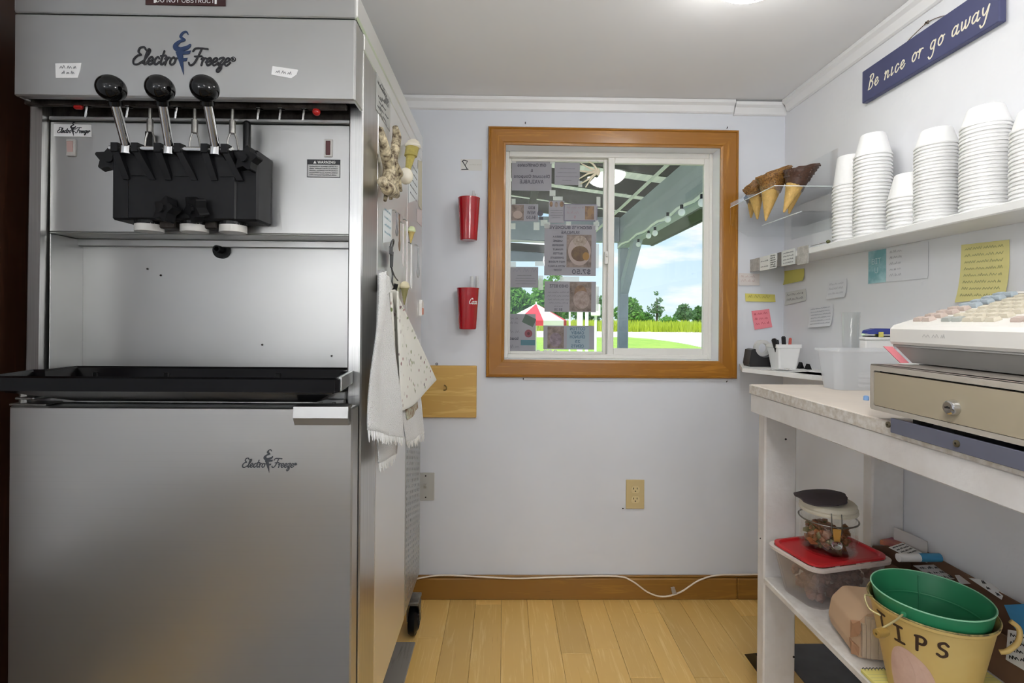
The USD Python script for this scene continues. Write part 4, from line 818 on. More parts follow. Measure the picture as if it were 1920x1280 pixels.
# black hook with the two towels
hk = S(713, 530, .004)
h = thing('towel_hook', 'black plastic hook on the machine side holding the towels', 'hook', hk)
part(h, 'hook_plate', cbox(SX + .0002, SX + .005, hk[1] - .018, hk[1] + .012, hk[2] - .022, hk[2] + .018, .002), M_black); part(h, 'hook_arm', tube(smoothline([hk + [.0, 0, -.015], hk + [.02, 0, -.024], hk + [.034, 0, -.016], hk + [.038, 0, -.002]], 5), .005, 8), M_black, smooth=True)
M_terry = mat('white_terry', '#dcdbd8', .95, bump=.9, bscale=420, sheen=.3); M_fringe = mat('towel_fringe', '#e8e7e4', .95)
def print_cloth():
    n = 'printed_towel'
    MATS[n] = usdkit.material(stage, '/World/Looks/' + n, {'g': ('geometry', {}), 'm': ('mapping', {'scale': (0.01, 1, 1)}), 'v': ('voronoi_texture', {'scale': 58.0, 'randomness': .8}), 'v2': ('voronoi_texture', {'scale': 17.0, 'randomness': 1.0}), 'lt': ('map_range', {'from_min': .26, 'from_max': .36, 'to_min': 1., 'to_max': 0., 'clamp': True}), 'lt2': ('map_range', {'from_min': .5, 'from_max': .7, 'to_min': 1., 'to_max': 0., 'clamp': True}),
        'mu': ('math', {'math_type': 'multiply'}), 'hs': ('rgb_ramp', {'ramp': [(0, lin('#7d8a5c')), (.5, lin('#8f9a74')), (.62, lin('#b0645a')), (1, lin('#6f7478'))]}), 'sp': ('separate_color', {}), 'x': ('mix_color', {'a': lin('#dfddd4')}), 'p': ('principled_bsdf', {'roughness': .95})},
        [('g.position', 'm.vector'), ('m.vector', 'v.vector'), ('m.vector', 'v2.vector'), ('v.distance', 'lt.value'), ('v2.distance', 'lt2.value'), ('lt.result', 'mu.value1'), ('lt2.result', 'mu.value2'), ('v.color', 'sp.color'), ('sp.r', 'hs.fac'), ('mu.value', 'x.fac'), ('hs.color', 'x.b'), ('x.result', 'p.base_color')], surface='p.BSDF')
    return MATS[n]
M_print = print_cloth()
hy_, hzz = hk[1], hk[2] - .006
def towel_panel(top, corners, folds, amp, sd, thick=.004, nu=26, nv=40):
    """hangs from a gathered top (y0,y1,x) to corners [(y,z,x) left, (y,z,x) right] at the hem"""
    (ty0, ty1, tx, tz_), (l, r_) = top, corners
    def fn(u, v):
        w = v ** .75
        y = (ty0 + (ty1 - ty0) * u) * (1 - w) + (l[0] + (r_[0] - l[0]) * u) * w; zb2 = l[1] + (r_[1] - l[1]) * u; z = tz_ * (1 - v) + zb2 * v
        x = tx * (1 - w) + (l[2] + (r_[2] - l[2]) * u) * w + amp * math.sin(u * folds * math.pi + sd) * (1 - .35 * v) + .006 * math.sin(v * 5 + u * 3 + sd)
        return (x, y, z + .010 * math.sin(u * math.pi) * (1 - v))
    return sheet(fn, nu, nv, thick), fn
def fringe(fn, n, L, seed):
    r = random.Random(seed); out = []
    for i in range(n):
        p = np.array(fn((i + .5) / n, 1.0)); q = np.array(fn((i + .5) / n, .97)); d = p - q; d /= np.linalg.norm(d); e = p + d * L * r.uniform(.6, 1.1) + [r.uniform(-.002, .002), r.uniform(-.004, .004), 0]
        out.append(tube([p, (p + e) / 2, e], [.0019, .0018, .0006], 5))
    return cat_(out)
T = lambda px, py, o: onX(px, py, SX + o)
tw = thing('dish_towel', 'white terry towel with fringed ends hanging from the black hook', 'towel', (SX + .03, hy_, hzz - .3))
fa, fb = T(696, 806, .050), T(741, 820, .055)
m, fn = towel_panel((T(709, 548, .046)[1], T(727, 548, .046)[1], SX + .040, hzz + .012), [(fa[1], fa[2], SX + .045), (fb[1], fb[2], SX + .060)], 2.2, .012, .4); part(tw, 'front_fall', m, M_terry, smooth=True); part(tw, 'fringe', fringe(fn, 34, .020, 2), M_fringe, kind='stuff')
fa, fb = T(706, 868, .022), T(738, 850, .022)
m, fn = towel_panel((T(712, 548, .020)[1], T(736, 548, .020)[1], SX + .021, hzz + .010), [(fa[1], fa[2], SX + .022), (fb[1], fb[2], SX + .028)], 1.6, .006, 1.4); part(tw, 'rear_fall', m, M_terry, smooth=True); part(tw, 'fringe', fringe(fn, 26, .022, 3), M_fringe, kind='stuff')
tw2 = thing('dish_towel', 'white towel printed with small green and red flowers, one corner hanging out', 'towel', (SX + .05, hy_ + .2, hzz - .3))
# a towel held by one corner: a narrow gathered strip by the hook opening into a hanging point at the right
c_top, c_l, c_r, c_t = T(736, 546, .05), T(748, 770, .065), T(817, 712, .10), T(744, 660, .06)
def tri(u, v):
    a = np.array(c_top) * (1 - v) + np.array(c_l) * v; b = np.array(c_top) + [0, .02, .004]; b = b * (1 - v) + np.array(c_r) * v
    p = a * (1 - u) + b * u; p[2] -= .016 * v * math.sin(u * math.pi); p[0] += .010 * math.sin(u * 5.5 + 1) * (1 - .5 * v); return p
part(tw2, 'printed_fall', sheet(tri, 26, 36, .0035), M_print, smooth=True)
d_l, d_r = T(766, 828, .070), T(800, 812, .088)
def low(u, v):
    a = np.array(T(746, 700, .058)) * (1 - v) + np.array(d_l) * v; b = np.array(T(790, 700, .078)) * (1 - v) + np.array(d_r) * v
    p = a * (1 - u) + b * u; p[0] += .006 * math.sin(u * 6) - .006; return p
part(tw2, 'lower_fall', sheet(low, 18, 24, .003), M_terry, smooth=True); part(tw2, 'fringe', fringe(low, 26, .022, 5), M_fringe, kind='stuff')
q = np.array(low(.45, .42)); part(tw2, 'printed_border', sheet(lambda u, v: np.array(low(.08 + .75 * u, .30 + .28 * v + .12 * u * -1 + .1)) + [.0032, 0, 0], 12, 8, .001), mat('border_print', '#b9bda8', .95, color2='#8a6a54', vscale=70), label='woven flower border')
def gath(u, v):
    a = np.array(T(727, 548, .046)) * (1 - v) + np.array(T(742, 800, .05)) * v; b = np.array(T(743, 546, .05)) * (1 - v) + np.array(T(748, 800, .058)) * v
    p = a * (1 - u) + b * u; p[0] += .006 * math.sin(u * 6 + 1); return p
part(tw2, 'gathered_fold', sheet(gath, 14, 24, .0035), M_print, smooth=True)
# ------------------------------------------------------------------ on the back wall
M_redcup = mat('red_acrylic', '#a90f1c', .2, coat=.4, vary=.08, vscale=20); M_straw = pane('straw_plastic', (.97, .98, .98), haze=.65)
def onwall(px, py, o=0.0): return onY(px, py, D - o)
def wrap(m, cx, cy, r0, slope, z0):
    """bend a flat mesh (x along, y up, z out) round an upright cone facing -y"""
    v = m.vertices.copy(); r = r0 + slope * v[:, 1] + v[:, 2]; a = v[:, 0] / r0
    m = m.copy(); m.vertices = np.column_stack([cx + r * np.sin(a), cy - r * np.cos(a), z0 + v[:, 1]]); return m
def red_cup(px, pyt, pyb, lab, straws, words):
    yy_ = D - .050; c = onY(px, (pyt + pyb) / 2, yy_); zt, zb = onY(px, pyt, yy_ - .03)[2], onY(px, pyb, yy_ - .02)[2]; x = c[0]
    t = thing('wall_cup', lab, 'cup holder', (x, yy_, zb), 'red cups on the back wall')
    part(t, 'cup_body', lathe([(0, zb), (.031, zb), (.033, zb + .004), (.0415, zt - .006), (.0425, zt), (.0395, zt), (.031, zb + .006), (0, zb + .006)], 40, (x, yy_, 0)), M_redcup, smooth=35)
    part(t, 'wall_clip', cbox(x - .012, x + .012, yy_ + .036, D - .0005, zb + .05, zb + .10, .002), M_redcup)
    if words:
        w, ww = script('Coca', .021, .0030, .3, -.01, .0006); slope = (.0415 - .033) / (zt - zb)
        w.apply_translation((.006, 0, 0)); part(t, 'lettering', wrap(w, x, yy_, .0378, slope, zb + .095), M_paper)
    r = random.Random(px)
    for k in range(straws):
        a = r.uniform(.2, 1.0) * (1 if k % 2 else -.4) + .5; p = np.array([x + .024 * math.sin(a) + .004, yy_ - .012 * math.cos(a * 3), zb + .03]); q = np.array([x + .030 * math.sin(a) + .006, p[1] - .004, zt + (.038 if words else .026) + r.uniform(-.008, .008)])
        part(t, 'straw', tube([p, q], .0045, 10, cap=False), M_straw, smooth=True)
red_cup(879, 368, 449, 'plain red cup fixed to the back wall, the upper of two', 3, False)
red_cup(877, 539, 617, 'red cup with white script lettering and straws, the lower of two', 6, True)
st = thing('wall_sticker', 'small clear sticker with a black figure above the red cups', 'sticker', onwall(875, 309))
a, b = onwall(864, 298), onwall(904, 320); part(st, 'film', cbox(a[0], b[0], D - .0006, D - .0001, b[2], a[2], .0002), mat('sticker_film', '#d7d6d2', .4))
a, b = onwall(865, 299), onwall(878, 319); u = lambda X, Z: (a[0] + X * (b[0] - a[0]), b[2] + Z * (a[2] - b[2]))
part(st, 'black_figure', put(prism(unary_union([LineString([u(.1, .8), u(.35, .95), u(.9, .85)]).buffer(.0014), LineString([u(.15, .85), u(.85, .1)]).buffer(.0016), LineString([u(.05, .05), u(1, .08)]).buffer(.0013), LineString([u(.85, .8), u(.55, .45)]).buffer(.001)]), .0004), frame((0, D - .0007, 0), (1, 0, 0), (0, 0, 1))), M_ink)
part(st, 'print_line', put(scribble(.045, .004, 8, sw=.0009), frame((b[0] + .004, D - .0007, b[2] + .02), (1, 0, 0), (0, 0, 1))), mat('faint_print', '#b9b7b0', .5))
# wooden key board
M_bamboo = wood('bamboo', '#caa156', '#a3742e', 1.8, 0, .3, .3, dark='#dbb86e')
a, b = onwall(786, 685, .015), onwall(893, 783, .015)
kb = thing('wooden_board', 'small varnished wooden board with a screw hook beside the printed towel', 'board', ((a[0] + b[0]) / 2, D - .008, b[2]))
part(kb, 'board', cbox(a[0], b[0], D - .0155, D - .0002, b[2], a[2], .002), M_bamboo)
q = onwall(834, 722, .016); part(kb, 'screw_hook', tube(smoothline([q, q + [0, -.010, 0], q + [.004, -.022, .002], q + [.010, -.028, -.004], q + [.008, -.026, -.014], q + [-.002, -.022, -.016]], 5), .0021, 8), mat('brass', '#8f7a48', .35, 1), smooth=True)
q = onwall(819, 684, .008); part(kb, 'hanging_eye', tube([q + [.004 * math.cos(v), 0, .004 + .004 * math.sin(v)] for v in np.linspace(0, math.tau, 14, endpoint=False)], .0011, 6, closed=True), M_nail)
# switch plate and outlet
a, b = onwall(786, 886, .006), onwall(814, 938, .006); M_plate = mat('grey_plate', '#b9b8b2', .4)
sp = thing('switch_plate', 'grey wall switch plate half hidden behind the machine', 'light switch', ((a[0] + b[0]) / 2, D - .003, b[2]))
part(sp, 'plate', cbox(a[0] - .012, b[0], D - .006, D - .0002, b[2], a[2], .002), M_plate)
q = onwall(797, 911, .006); part(sp, 'toggle', hull([q + [dx_, 0, dz_] for dx_ in (-.005, .005) for dz_ in (-.009, .009)] + [q + [dx_, -.012, .008 + dz_] for dx_ in (-.004, .004) for dz_ in (-.003, .003)]), M_plate)
for py in (892, 932): part(sp, 'screw', cyl(onwall(798, py, .0058), onwall(798, py, .0072), .003, 10), M_nail)
a, b = onwall(1174, 899, .005), onwall(1208, 954, .005); M_alm = mat('almond_plastic', '#cdb888', .4); cx = (a[0] + b[0]) / 2
ou = thing('wall_outlet', 'almond duplex outlet low on the back wall', 'outlet', (cx, D - .003, b[2]))
part(ou, 'plate', cbox(a[0], b[0], D - .0055, D - .0002, b[2], a[2], .002), M_alm)
cz = (a[2] + b[2]) / 2
for s in (1, -1):
    z = cz + s * .0195
    rcp = part(ou, 'receptacle', put(prism(Point(0, 0).buffer(.017).intersection(sbox(-.0165, -.0135, .0165, .0135)), .003), frame((cx, D - .0052, z), (1, 0, 0), (0, 0, 1))), mat('almond_light', '#d8c698', .35))
    part(rcp, 'slot', cat_([box(cx + e - .0012, cx + e + .0012, D - .0084, D - .0081, z + .0005, z + .008) for e in (-.0065, .0065)] + [cyl((cx, D - .0081, z - .006), (cx, D - .0084, z - .006), .0026, 10)]), M_dark)
part(ou, 'screw', cyl((cx, D - .0054, cz), (cx, D - .0066, cz), .0028, 10), M_alm)
single('wall_nail', ball(onwall(1168, 953, .001), .0026), M_nail, 'black nail hole mark at the lower left of the outlet', 'nail')
# white cord along the baseboard, dipping in the middle
cp = [(760, 1090, .020), (790, 1083, .022), (830, 1078, .0155), (900, 1081, .0215), (970, 1084, .0215), (1060, 1081, .0215), (1155, 1080, .0215), (1185, 1089, .0215), (1215, 1110, .022), (1243, 1118, .022), (1275, 1110, .022), (1310, 1088, .0215), (1345, 1078, .0155), (1390, 1077, .0155), (1440, 1076, .0155)]
single('power_cord', tube(smoothline([onwall(*q) for q in cp], 6), .0032, 8), mat('cream_cord', '#e8d9c8', .5), 'cream electric cord drooping along the brown baseboard', 'cord', smooth=True)
q = onwall(1262, 1106, .018); ck = thing('cable_clip', 'small grey plastic clip on the baseboard under the drooping cord', 'clip', q)
part(ck, 'clip_body', hull([q + [dx_, dy_, dz_] for dx_, dz_ in ((-.010, .012), (.004, .014), (.012, -.010), (-.004, -.012)) for dy_ in (0, -.008)]), mat('grey_clip', '#a39a90', .5))

# posters taped on the inside of the fixed pane; their faces look outwards, so the print reads mirrored from here
GY = fy + .0335                                       # just in front of the fixed pane
M_sheet_back = mat('backlit_poster_paper', '#98979d', .7, vary=.04, vscale=10); M_print_d = mat('poster_ink', '#55545e', .7); M_print_b = mat('poster_ink_blue', '#4a6878', .7); M_tape_c = pane('clear_tape', (.95, .96, .95), haze=.45)  # sheet grey carries the dim, backlit look of the paper
M_photo = mat('poster_photo', '#8d7f78', .6, color2='#63564f', vscale=45); M_photo2 = mat('poster_photo_brown', '#6d5648', .6, color2='#8f7458', vscale=60); M_frame_ = mat('poster_frame', '#726d80', .7)
def poster(px0, py0, px1, py1, lab, lines=(), pics=(), border=False, tapes=()):
    a, b = onY(px0, py0, GY), onY(px1, py1, GY); t = thing('window_poster', lab, 'poster', ((a[0] + b[0]) / 2, GY, b[2]), 'posters on the window pane')
    part(t, 'sheet', box(a[0], b[0], GY - .0004, GY, b[2], a[2]), M_sheet_back)
    X = lambda u: a[0] + u * (b[0] - a[0]); Z = lambda v: a[2] + v * (b[2] - a[2])
    if border: part(t, 'border', put(prism(sbox(a[0] + .001, b[2] + .001, b[0] - .001, a[2] - .001).difference(sbox(a[0] + .0035, b[2] + .0035, b[0] - .0035, a[2] - .0035)), .0003), frame((0, GY - .0004, 0), (1, 0, 0), (0, 0, 1))), M_frame_)
    for u0, v0, u1, v1, m, shp in pics:
        if shp == 'r': g = sbox(X(u0), Z(v1), X(u1), Z(v0))
        else: g = affinity.scale(Point((X(u0) + X(u1)) / 2, (Z(v0) + Z(v1)) / 2).buffer(1), (X(u1) - X(u0)) / 2, (Z(v0) - Z(v1)) / 2)
        if shp == 't': g = affinity.rotate(sbox(X(u0), Z(v1), X(u1), Z(v0)), -25)
        part(t, 'picture', put(prism(g, .0003), frame((0, GY - .0004 - .0001 * pics.index((u0, v0, u1, v1, m, shp)), 0), (1, 0, 0), (0, 0, 1))), m)
    for s, u, v, h, w, m in lines:
        f_ = frame((X(u), GY - .0014, Z(v)), (1, 0, 0), (0, 0, 1)); W = w * (b[0] - a[0])
        if s: part(t, 'lettering', put(text(s, h * (a[2] - b[2]), .0003, True, True, W if W else None), f_), m)
        else: mm_ = scribble(W, h * (a[2] - b[2]), int(px0 + v * 100), .0003, .0007); mm_.apply_translation((-W / 2, 0, 0)); part(t, 'small_print', put(mm_, f_), m)
    for tx, ty, tw_, th in tapes:
        q = onY(tx, ty, GY); part(t, 'tape', box(q[0] - tw_, q[0] + tw_, GY - .0009, GY - .0006, q[2] - th, q[2] + th), M_tape_c)
    return t
K = M_print_d; Bq = M_print_b
poster(960, 302, 1034, 358, 'poster with backlit grey tone and plain lettering in the top left corner of the pane', [('Gift Certificates', .5, .18, .10, .72, K), ('&', .5, .36, .09, 0, K), ('Discount Coupons', .5, .56, .10, .9, K), ('AVAILABLE', .5, .75, .12, .6, K)], tapes=((962, 300, .012, .012), (1036, 300, .01, .016), (1036, 362, .012, .012)))
poster(1040, 304, 1087, 347, 'poster with backlit grey tone and four lines of small print, second in the top row', [(None, .5, .30, .05, .6, K), (None, .5, .48, .05, .75, K), (None, .5, .66, .06, .9, K), (None, .5, .82, .05, .4, K)], tapes=((1088, 345, .008, .012),))
poster(958, 382, 1009, 415, 'poster with a banana split picture beside three short words', [('BIG', .76, .30, .16, .24, K), ('NEW', .74, .58, .17, .3, K), ('$4.50', .74, .86, .17, .34, K)], [(.02, .05, .47, .95, M_photo, 'r'), (.08, .4, .42, .85, mat('pale_dish', '#a9988e', .6), 'e')], tapes=((963, 378, .008, .012), (1006, 424, .012, .016), (962, 424, .01, .012)))
poster(1029, 376, 1058, 418, 'narrow poster with little sundae pictures over small print', [(None, .5, .45, .04, .8, K), (None, .5, .56, .04, .7, K), (None, .5, .67, .04, .8, K), (None, .5, .78, .04, .5, K)], [(.05, .03, .25, .28, M_photo2, 'e'), (.38, .05, .58, .3, M_photo, 'e'), (.70, .03, .95, .28, M_photo2, 'e')], tapes=((1046, 372, .02, .008), (1026, 422, .012, .012)))
poster(1057, 382, 1120, 415, 'framed poster with faint red lettering and a brown cup', [(None, .34, .26, .12, .5, mat('faded_red_ink', '#97767c', .7)), (None, .3, .56, .14, .4, MATS['faded_red_ink']), ('5', .33, .84, .16, 0, MATS['faded_red_ink'])], [(.63, .12, .90, .9, M_photo2, 'r'), (.70, .22, .84, .7, mat('tan_cup_print', '#8a6f50', .6), 'e')], True, tapes=((1122, 378, .008, .02), (1066, 419, .01, .008), (1118, 420, .012, .008)))
poster(1021, 420, 1117, 517, "largest poster, BECKY'S BUCKEYE SUNDAE with a big picture of the dessert", [("BECKY'S BUCKEYE", .5, .09, .055, .82, K), ('SUNDAE', .5, .185, .055, .36, K), ('VANILLA', .26, .26, .034, .2, K), ('CREME', .26, .34, .034, .18, K), ('BROWNIE', .26, .425, .036, .22, K), ('PEANUT', .26, .51, .036, .2, K), ('BUTTER', .26, .59, .036, .18, K), ('CHOCOLATE', .25, .67, .036, .26, K), ('HOT FUDGE', .24, .75, .036, .32, K), ('WITH A HALF', .24, .835, .036, .33, K), ('SCOOP', .26, .91, .036, .15, K), ('$7.50', .72, .965, .085, .36, K)],
       [(.43, .20, .91, .84, M_photo, 'r'), (.46, .24, .90, .8, mat('pale_plate_print', '#a3948e', .6), 'e'), (.55, .22, .82, .42, mat('cream_print', '#a89c92', .6, color2='#7d6f62', vscale=70), 'e'), (.52, .42, .86, .72, mat('dark_fudge_print', '#5a463c', .6, color2='#6e5a40', vscale=40), 'e'), (.74, .54, .87, .70, mat('amber_print', '#94703c', .6), 'e')], tapes=((1020, 418, .014, .012), (1119, 422, .006, .02), (1120, 480, .006, .05)))
poster(957, 500, 1009, 539, 'poster with backlit grey tone and a script heading, left edge under the roof beams', [(None, .52, .24, .2, .85, mat('violet_ink', '#6b6a80', .7)), (None, .5, .44, .05, .5, K), (None, .55, .58, .05, .7, K), (None, .55, .70, .05, .75, K), (None, .55, .84, .05, .7, K)], tapes=((1012, 494, .02, .010), (962, 496, .012, .012), (1014, 530, .01, .03)))
poster(1021, 527, 1117, 585, 'poster with five lines of text left of a picture of a wrapped sandwich', [('OHIO BITZ', .28, .20, .09, .36, K), (None, .27, .38, .055, .4, K), (None, .27, .50, .055, .42, K), (None, .27, .62, .055, .4, K), (None, .27, .73, .055, .36, K), (None, .27, .83, .04, .16, K), ('$5.25', .27, .96, .07, .16, K)], [(.49, .02, .91, .98, M_photo, 'r'), (.58, .12, .82, .62, M_photo2, 'e'), (.56, .3, .88, .9, mat('pale_wrap_print', '#a2938c', .6, color2='#84746c', vscale=60), 'e')], tapes=((1068, 523, .04, .010), (1120, 560, .006, .05)))
poster(953, 588, 1004, 662, 'tall poster with stacked hand-lettered words, a banknote and a red disc', [(None, .26, .14, .07, .4, K), (None, .26, .26, .08, .4, K), (None, .28, .48, .08, .45, K), ('loal', .22, .66, .07, .3, K), (None, .28, .86, .08, .4, K)], [(.54, .06, .98, .28, mat('banknote_print', '#59695f', .7), 't'), (.60, .40, .88, .60, mat('red_disc_print', '#8a5058', .7), 'e'), (.69, .46, .79, .54, mat('dark_disc_print', '#5e3a42', .7), 'e'), (.46, .66, .98, .80, mat('teal_strip_print', '#557a85', .7), 'r')])
poster(1019, 610, 1114, 655, 'poster reading COTTON CANDY CRUNCH 25 CENTS in teal beside a picture', [('COTTON', .67, .19, .12, .3, Bq), ('CANDY', .67, .36, .12, .25, Bq), ('CRUNCH', .67, .53, .12, .3, Bq), ('25', .67, .72, .12, .1, Bq), ('CENTS', .67, .92, .12, .25, Bq)], [(.08, .04, .40, .96, M_photo, 'r'), (.12, .3, .36, .9, mat('candy_print', '#6d5f66', .6, color2='#8d8088', vscale=70), 'e'), (.46, .04, .90, .98, mat('pale_teal_print', '#92a1aa', .7), 'r')])
# loose tape and a strip of round stickers along the bottom of the pane
q = onY(1013, 400, GY); single('window_decal', put(prism(unary_union([affinity.rotate(sbox(-.012, -.003, .012, .003), k * 36) for k in range(5)] + [sbox(-.005, -.026, .012, -.014)]), .0004), frame((q[0], GY - .0002, q[2]), (1, 0, 0), (0, 0, 1))), M_print_d, 'dark star-like decal on the pane between the poster rows', 'sticker')
for i, (px, r_) in enumerate(((1023, 4.2), (1031, 4.2), (1041, 3.6), (1009, 3.6))):
    q = onY(px, 659, GY); single('round_sticker', put(prism(Point(0, 0).buffer(r_ * .0022).difference(Point(0, 0).buffer(r_ * .0009)), .0004), frame((q[0], GY - .0002, q[2]), (1, 0, 0), (0, 0, 1))), M_paper, ['white ring sticker under the bottom posters, second from the left', 'white ring sticker under the bottom posters, third from the left', 'small white ring sticker at the right of the row', 'small white ring sticker at the left of the row'][i], 'sticker', 'round stickers along the pane')
# cream ribs modelling the ceiling lamp's reflection in crinkled plastic on the fixed pane
sh = onY(1108, 325, GY - .012); t = thing('shell_ornament', 'cream ribs standing in for the lamp reflection at the top of the fixed pane', 'ornament', sh); M_fin = mat('reflection_cream', '#eadfc6', .35)
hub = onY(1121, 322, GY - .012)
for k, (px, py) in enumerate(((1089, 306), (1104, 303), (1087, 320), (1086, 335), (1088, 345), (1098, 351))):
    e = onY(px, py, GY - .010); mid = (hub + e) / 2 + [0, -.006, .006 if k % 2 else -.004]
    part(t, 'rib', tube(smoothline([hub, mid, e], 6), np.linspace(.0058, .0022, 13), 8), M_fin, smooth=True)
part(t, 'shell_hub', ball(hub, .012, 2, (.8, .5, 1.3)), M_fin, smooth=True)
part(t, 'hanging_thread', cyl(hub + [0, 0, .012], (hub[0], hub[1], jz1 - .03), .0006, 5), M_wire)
# notes on the back wall right of the window
M_yel = mat('yellow_paper', '#d8cf6e', .75, vary=.06, vscale=12); M_pink = mat('pink_paper', '#ec8a96', .75, vary=.05, vscale=20)
def note_b(quad, m, name, lab, cat, lines=0, ink=None, curl=.004, group=None):
    P = [onY(a, b, D - .001) for a, b in quad]; t = thing(name, lab, cat, tuple(np.mean(P, 0)), group)
    p0, p1, p2, p3 = [np.array(p) for p in P]           # tl, tr, br, bl
    part(t, 'sheet', sheet(lambda u, v: (p0 * (1 - u) + p1 * u) * (1 - v) + (p3 * (1 - u) + p2 * u) * v - np.array([0, curl * v ** 2 + .0006, 0]), 8, 8, .0004), m, smooth=True)
    W = np.linalg.norm(p1 - p0); H_ = np.linalg.norm(p3 - p0)
    for i in range(lines):
        o = p0 + (p3 - p0) * (i + .9) / (lines + .8) + (p1 - p0) * .1 - np.array([0, curl * ((i + .9) / (lines + .8)) ** 2 + .0022, 0])
        part(t, 'writing', put(scribble(W * .75, H_ / lines * .4, int(quad[0][0]) + i, .0003, .0011), frame(o, p1 - p0, p0 - p3)), ink or M_ink)
    return t
note_b([(1397, 550), (1453, 552), (1453, 566), (1397, 565)], M_yel, 'sticky_note', 'yellow strip note on the back wall under the shelf end', 'sticky note', 1, mat('olive_pencil', '#a39a4e', .7))
note_b([(1409, 583), (1442, 579), (1447, 613), (1414, 618)], M_pink, 'sticky_note', 'pink square note with writing on the back wall', 'sticky note', 3, mat('red_pencil', '#c05060', .7))
t = note_b([(1385, 512), (1424, 513), (1423, 535), (1385, 535)], mat('faded_card', '#d7d0cc', .6), 'faded_card', 'faded brownish picture card on the back wall under the shelf end', 'card', 2, mat('faded_print', '#c7b0ac', .6))
# ------------------------------------------------------------------ right wall
def onR(px, py, o=0.0): return onX(px, py, XR - o)
FR = lambda o: frame(o, (0, -1, 0), (0, 0, 1))          # lettering on the right wall faces the room
# blue hanging sign
s0, s1 = onR(1631, 162), onR(1876, 20); zb_, zt = 1.751, 1.848; ya, yb = 1.540, onX(1874, 30, XR - .018)[1]
sg = thing('wall_sign', 'dark blue wooden sign reading Be nice or go away hung from a wire', 'sign', (XR - .01, (ya + yb) / 2, zb_)); M_sign = mat('sign_blue', '#484b70', .5, vary=.12, vscale=12)
part(sg, 'board', cbox(XR - .0185, XR - .0015, yb, ya, zb_, zt, .002), M_sign)
w, ww = script('Be nice or go away', .043, .0036, .22, .11, .0008, .92); w.apply_scale(((ya - yb) * .89 / ww, 1, 1)); ww = (ya - yb) * .89
part(sg, 'lettering', put(w, FR((XR - .0186, ya - (ya - yb - ww) / 2 - .004, zb_ + .030))), mat('cream_paint', '#e6dfc9', .6))
a, b, c = onR(1690, 96, .008), onR(1738, 43, .004), onR(1783, 31, .008); a[2] = c[2] = zt - .002
part(sg, 'hanging_wire', tube(smoothline([a, (a + b) / 2 + [0, 0, .003], b, (b + c) / 2 + [0, 0, .004], c], 4), .0011, 6), mat('brown_wire', '#6b5a4c', .6)); part(sg, 'wire_knot', tube(smoothline([b + [-.002, .006, 0], b + [0, -.004, .004], b + [-.002, -.004, -.004], b], 4), .0013, 6), MATS['brown_wire'])
single('wall_hook', cyl(b + [.004, 0, -.001], b + [-.004, 0, .002], .0015, 8), M_nail, 'nail that carries the blue sign', 'nail')

# the cup shelf
SZ = 1.323; SXF = .968
single('cup_shelf', cbox(SXF, XR - .0004, .30, D - .0005, SZ - .020, SZ, .0025), M_white, 'long white painted shelf on the right wall holding the foam cups', 'shelf')
M_foam = mat('white_foam', '#f1f1f0', .5, vary=.02, vscale=60)
def cup_proto(name, lab, r, rb, h, loc):
    t = thing(name, lab, 'foam cup', loc)
    x, y, z = loc
    part(t, 'cup_wall', lathe([(rb - .002, z + h), (rb, z + h - .0015), (r - .0022, z + .0038), (r - .0042, z + .0038), (rb - .0035, z + h - .004), (0, z + h - .004), (0, z + h - .001), (rb - .008, z + h - .001), (rb - .004, z + h), (rb - .002, z + h)], 40, (x, y, 0)), M_foam, smooth=35)
    part(t, 'rim', lathe([(r - .0045, z), (r - .0005, z), (r, z + .0015), (r, z + .0035), (r - .001, z + .0045), (r - .0035, z + .0045), (r - .0045, z + .003), (r - .0045, z)], 40, (x, y, 0)), M_foam, smooth=35)
    return t
NUM = ['topmost', 'second', 'third', 'fourth', 'fifth', 'sixth', 'seventh', 'eighth', 'ninth', 'tenth', 'eleventh', 'twelfth', 'thirteenth', 'fourteenth', 'fifteenth', 'sixteenth', 'seventeenth', 'eighteenth', 'nineteenth', 'twentieth', 'twenty-first', 'twenty-second', 'twenty-third', 'twenty-fourth', 'twenty-fifth', 'twenty-sixth', 'twenty-seventh', 'twenty-eighth', 'twenty-ninth', 'thirtieth']
protos = {}
for (kind, px, pyt, xc, r, rb, h, pitch, desc) in (('tall', 1598, 294, 1.030, .046, .034, .090, .0105, 'farthest stack'), ('mid', 1641, 250, 1.030, .0465, .030, .064, .0098, 'second stack from the far end'), ('mid', 1710, 322, 1.030, .0465, .030, .064, .0098, 'shortest stack'), ('bowl', 1763, 243, 1.034, .044, .031, .043, .0080, 'fourth stack from the far end'), ('bowl', 1858, 197, 1.030, .044, .031, .043, .0080, 'tallest stack by the sign'), ('bowl', 1963, 205, 1.030, .044, .031, .043, .0080, 'stack cut by the right picture edge')):
    y = xc * 960 / (px - 944.5); zt_ = onY(px, pyt + 3, y)[2]; n = max(2, round((zt_ - SZ - h) / pitch) + 1); rr = random.Random(px)
    nm = {'tall': 'tall_foam_cup', 'mid': 'foam_cup', 'bowl': 'foam_bowl'}[kind]; wd = {'tall': 'tall white foam cup', 'mid': 'white foam cup', 'bowl': 'white foam bowl'}[kind]
    for k in range(n):                                # k = 0 stands on the shelf
        lab = f'{NUM[n - 1 - k]} {wd} from the top, {desc}' if k < n - 1 else f'topmost upturned {wd} of the {desc}'
        loc = (xc + rr.uniform(-.0006, .0006), y + rr.uniform(-.0006, .0006), SZ + .0003 + k * pitch)
        if kind not in protos: protos[kind] = cup_proto(nm, lab, r, rb, h, loc); tagp(stage.GetPrimAtPath(protos[kind]), group='upturned foam cups on the shelf')
        else: copy_of(protos[kind], loc, label=lab, group='upturned foam cups on the shelf', cat='foam cup')
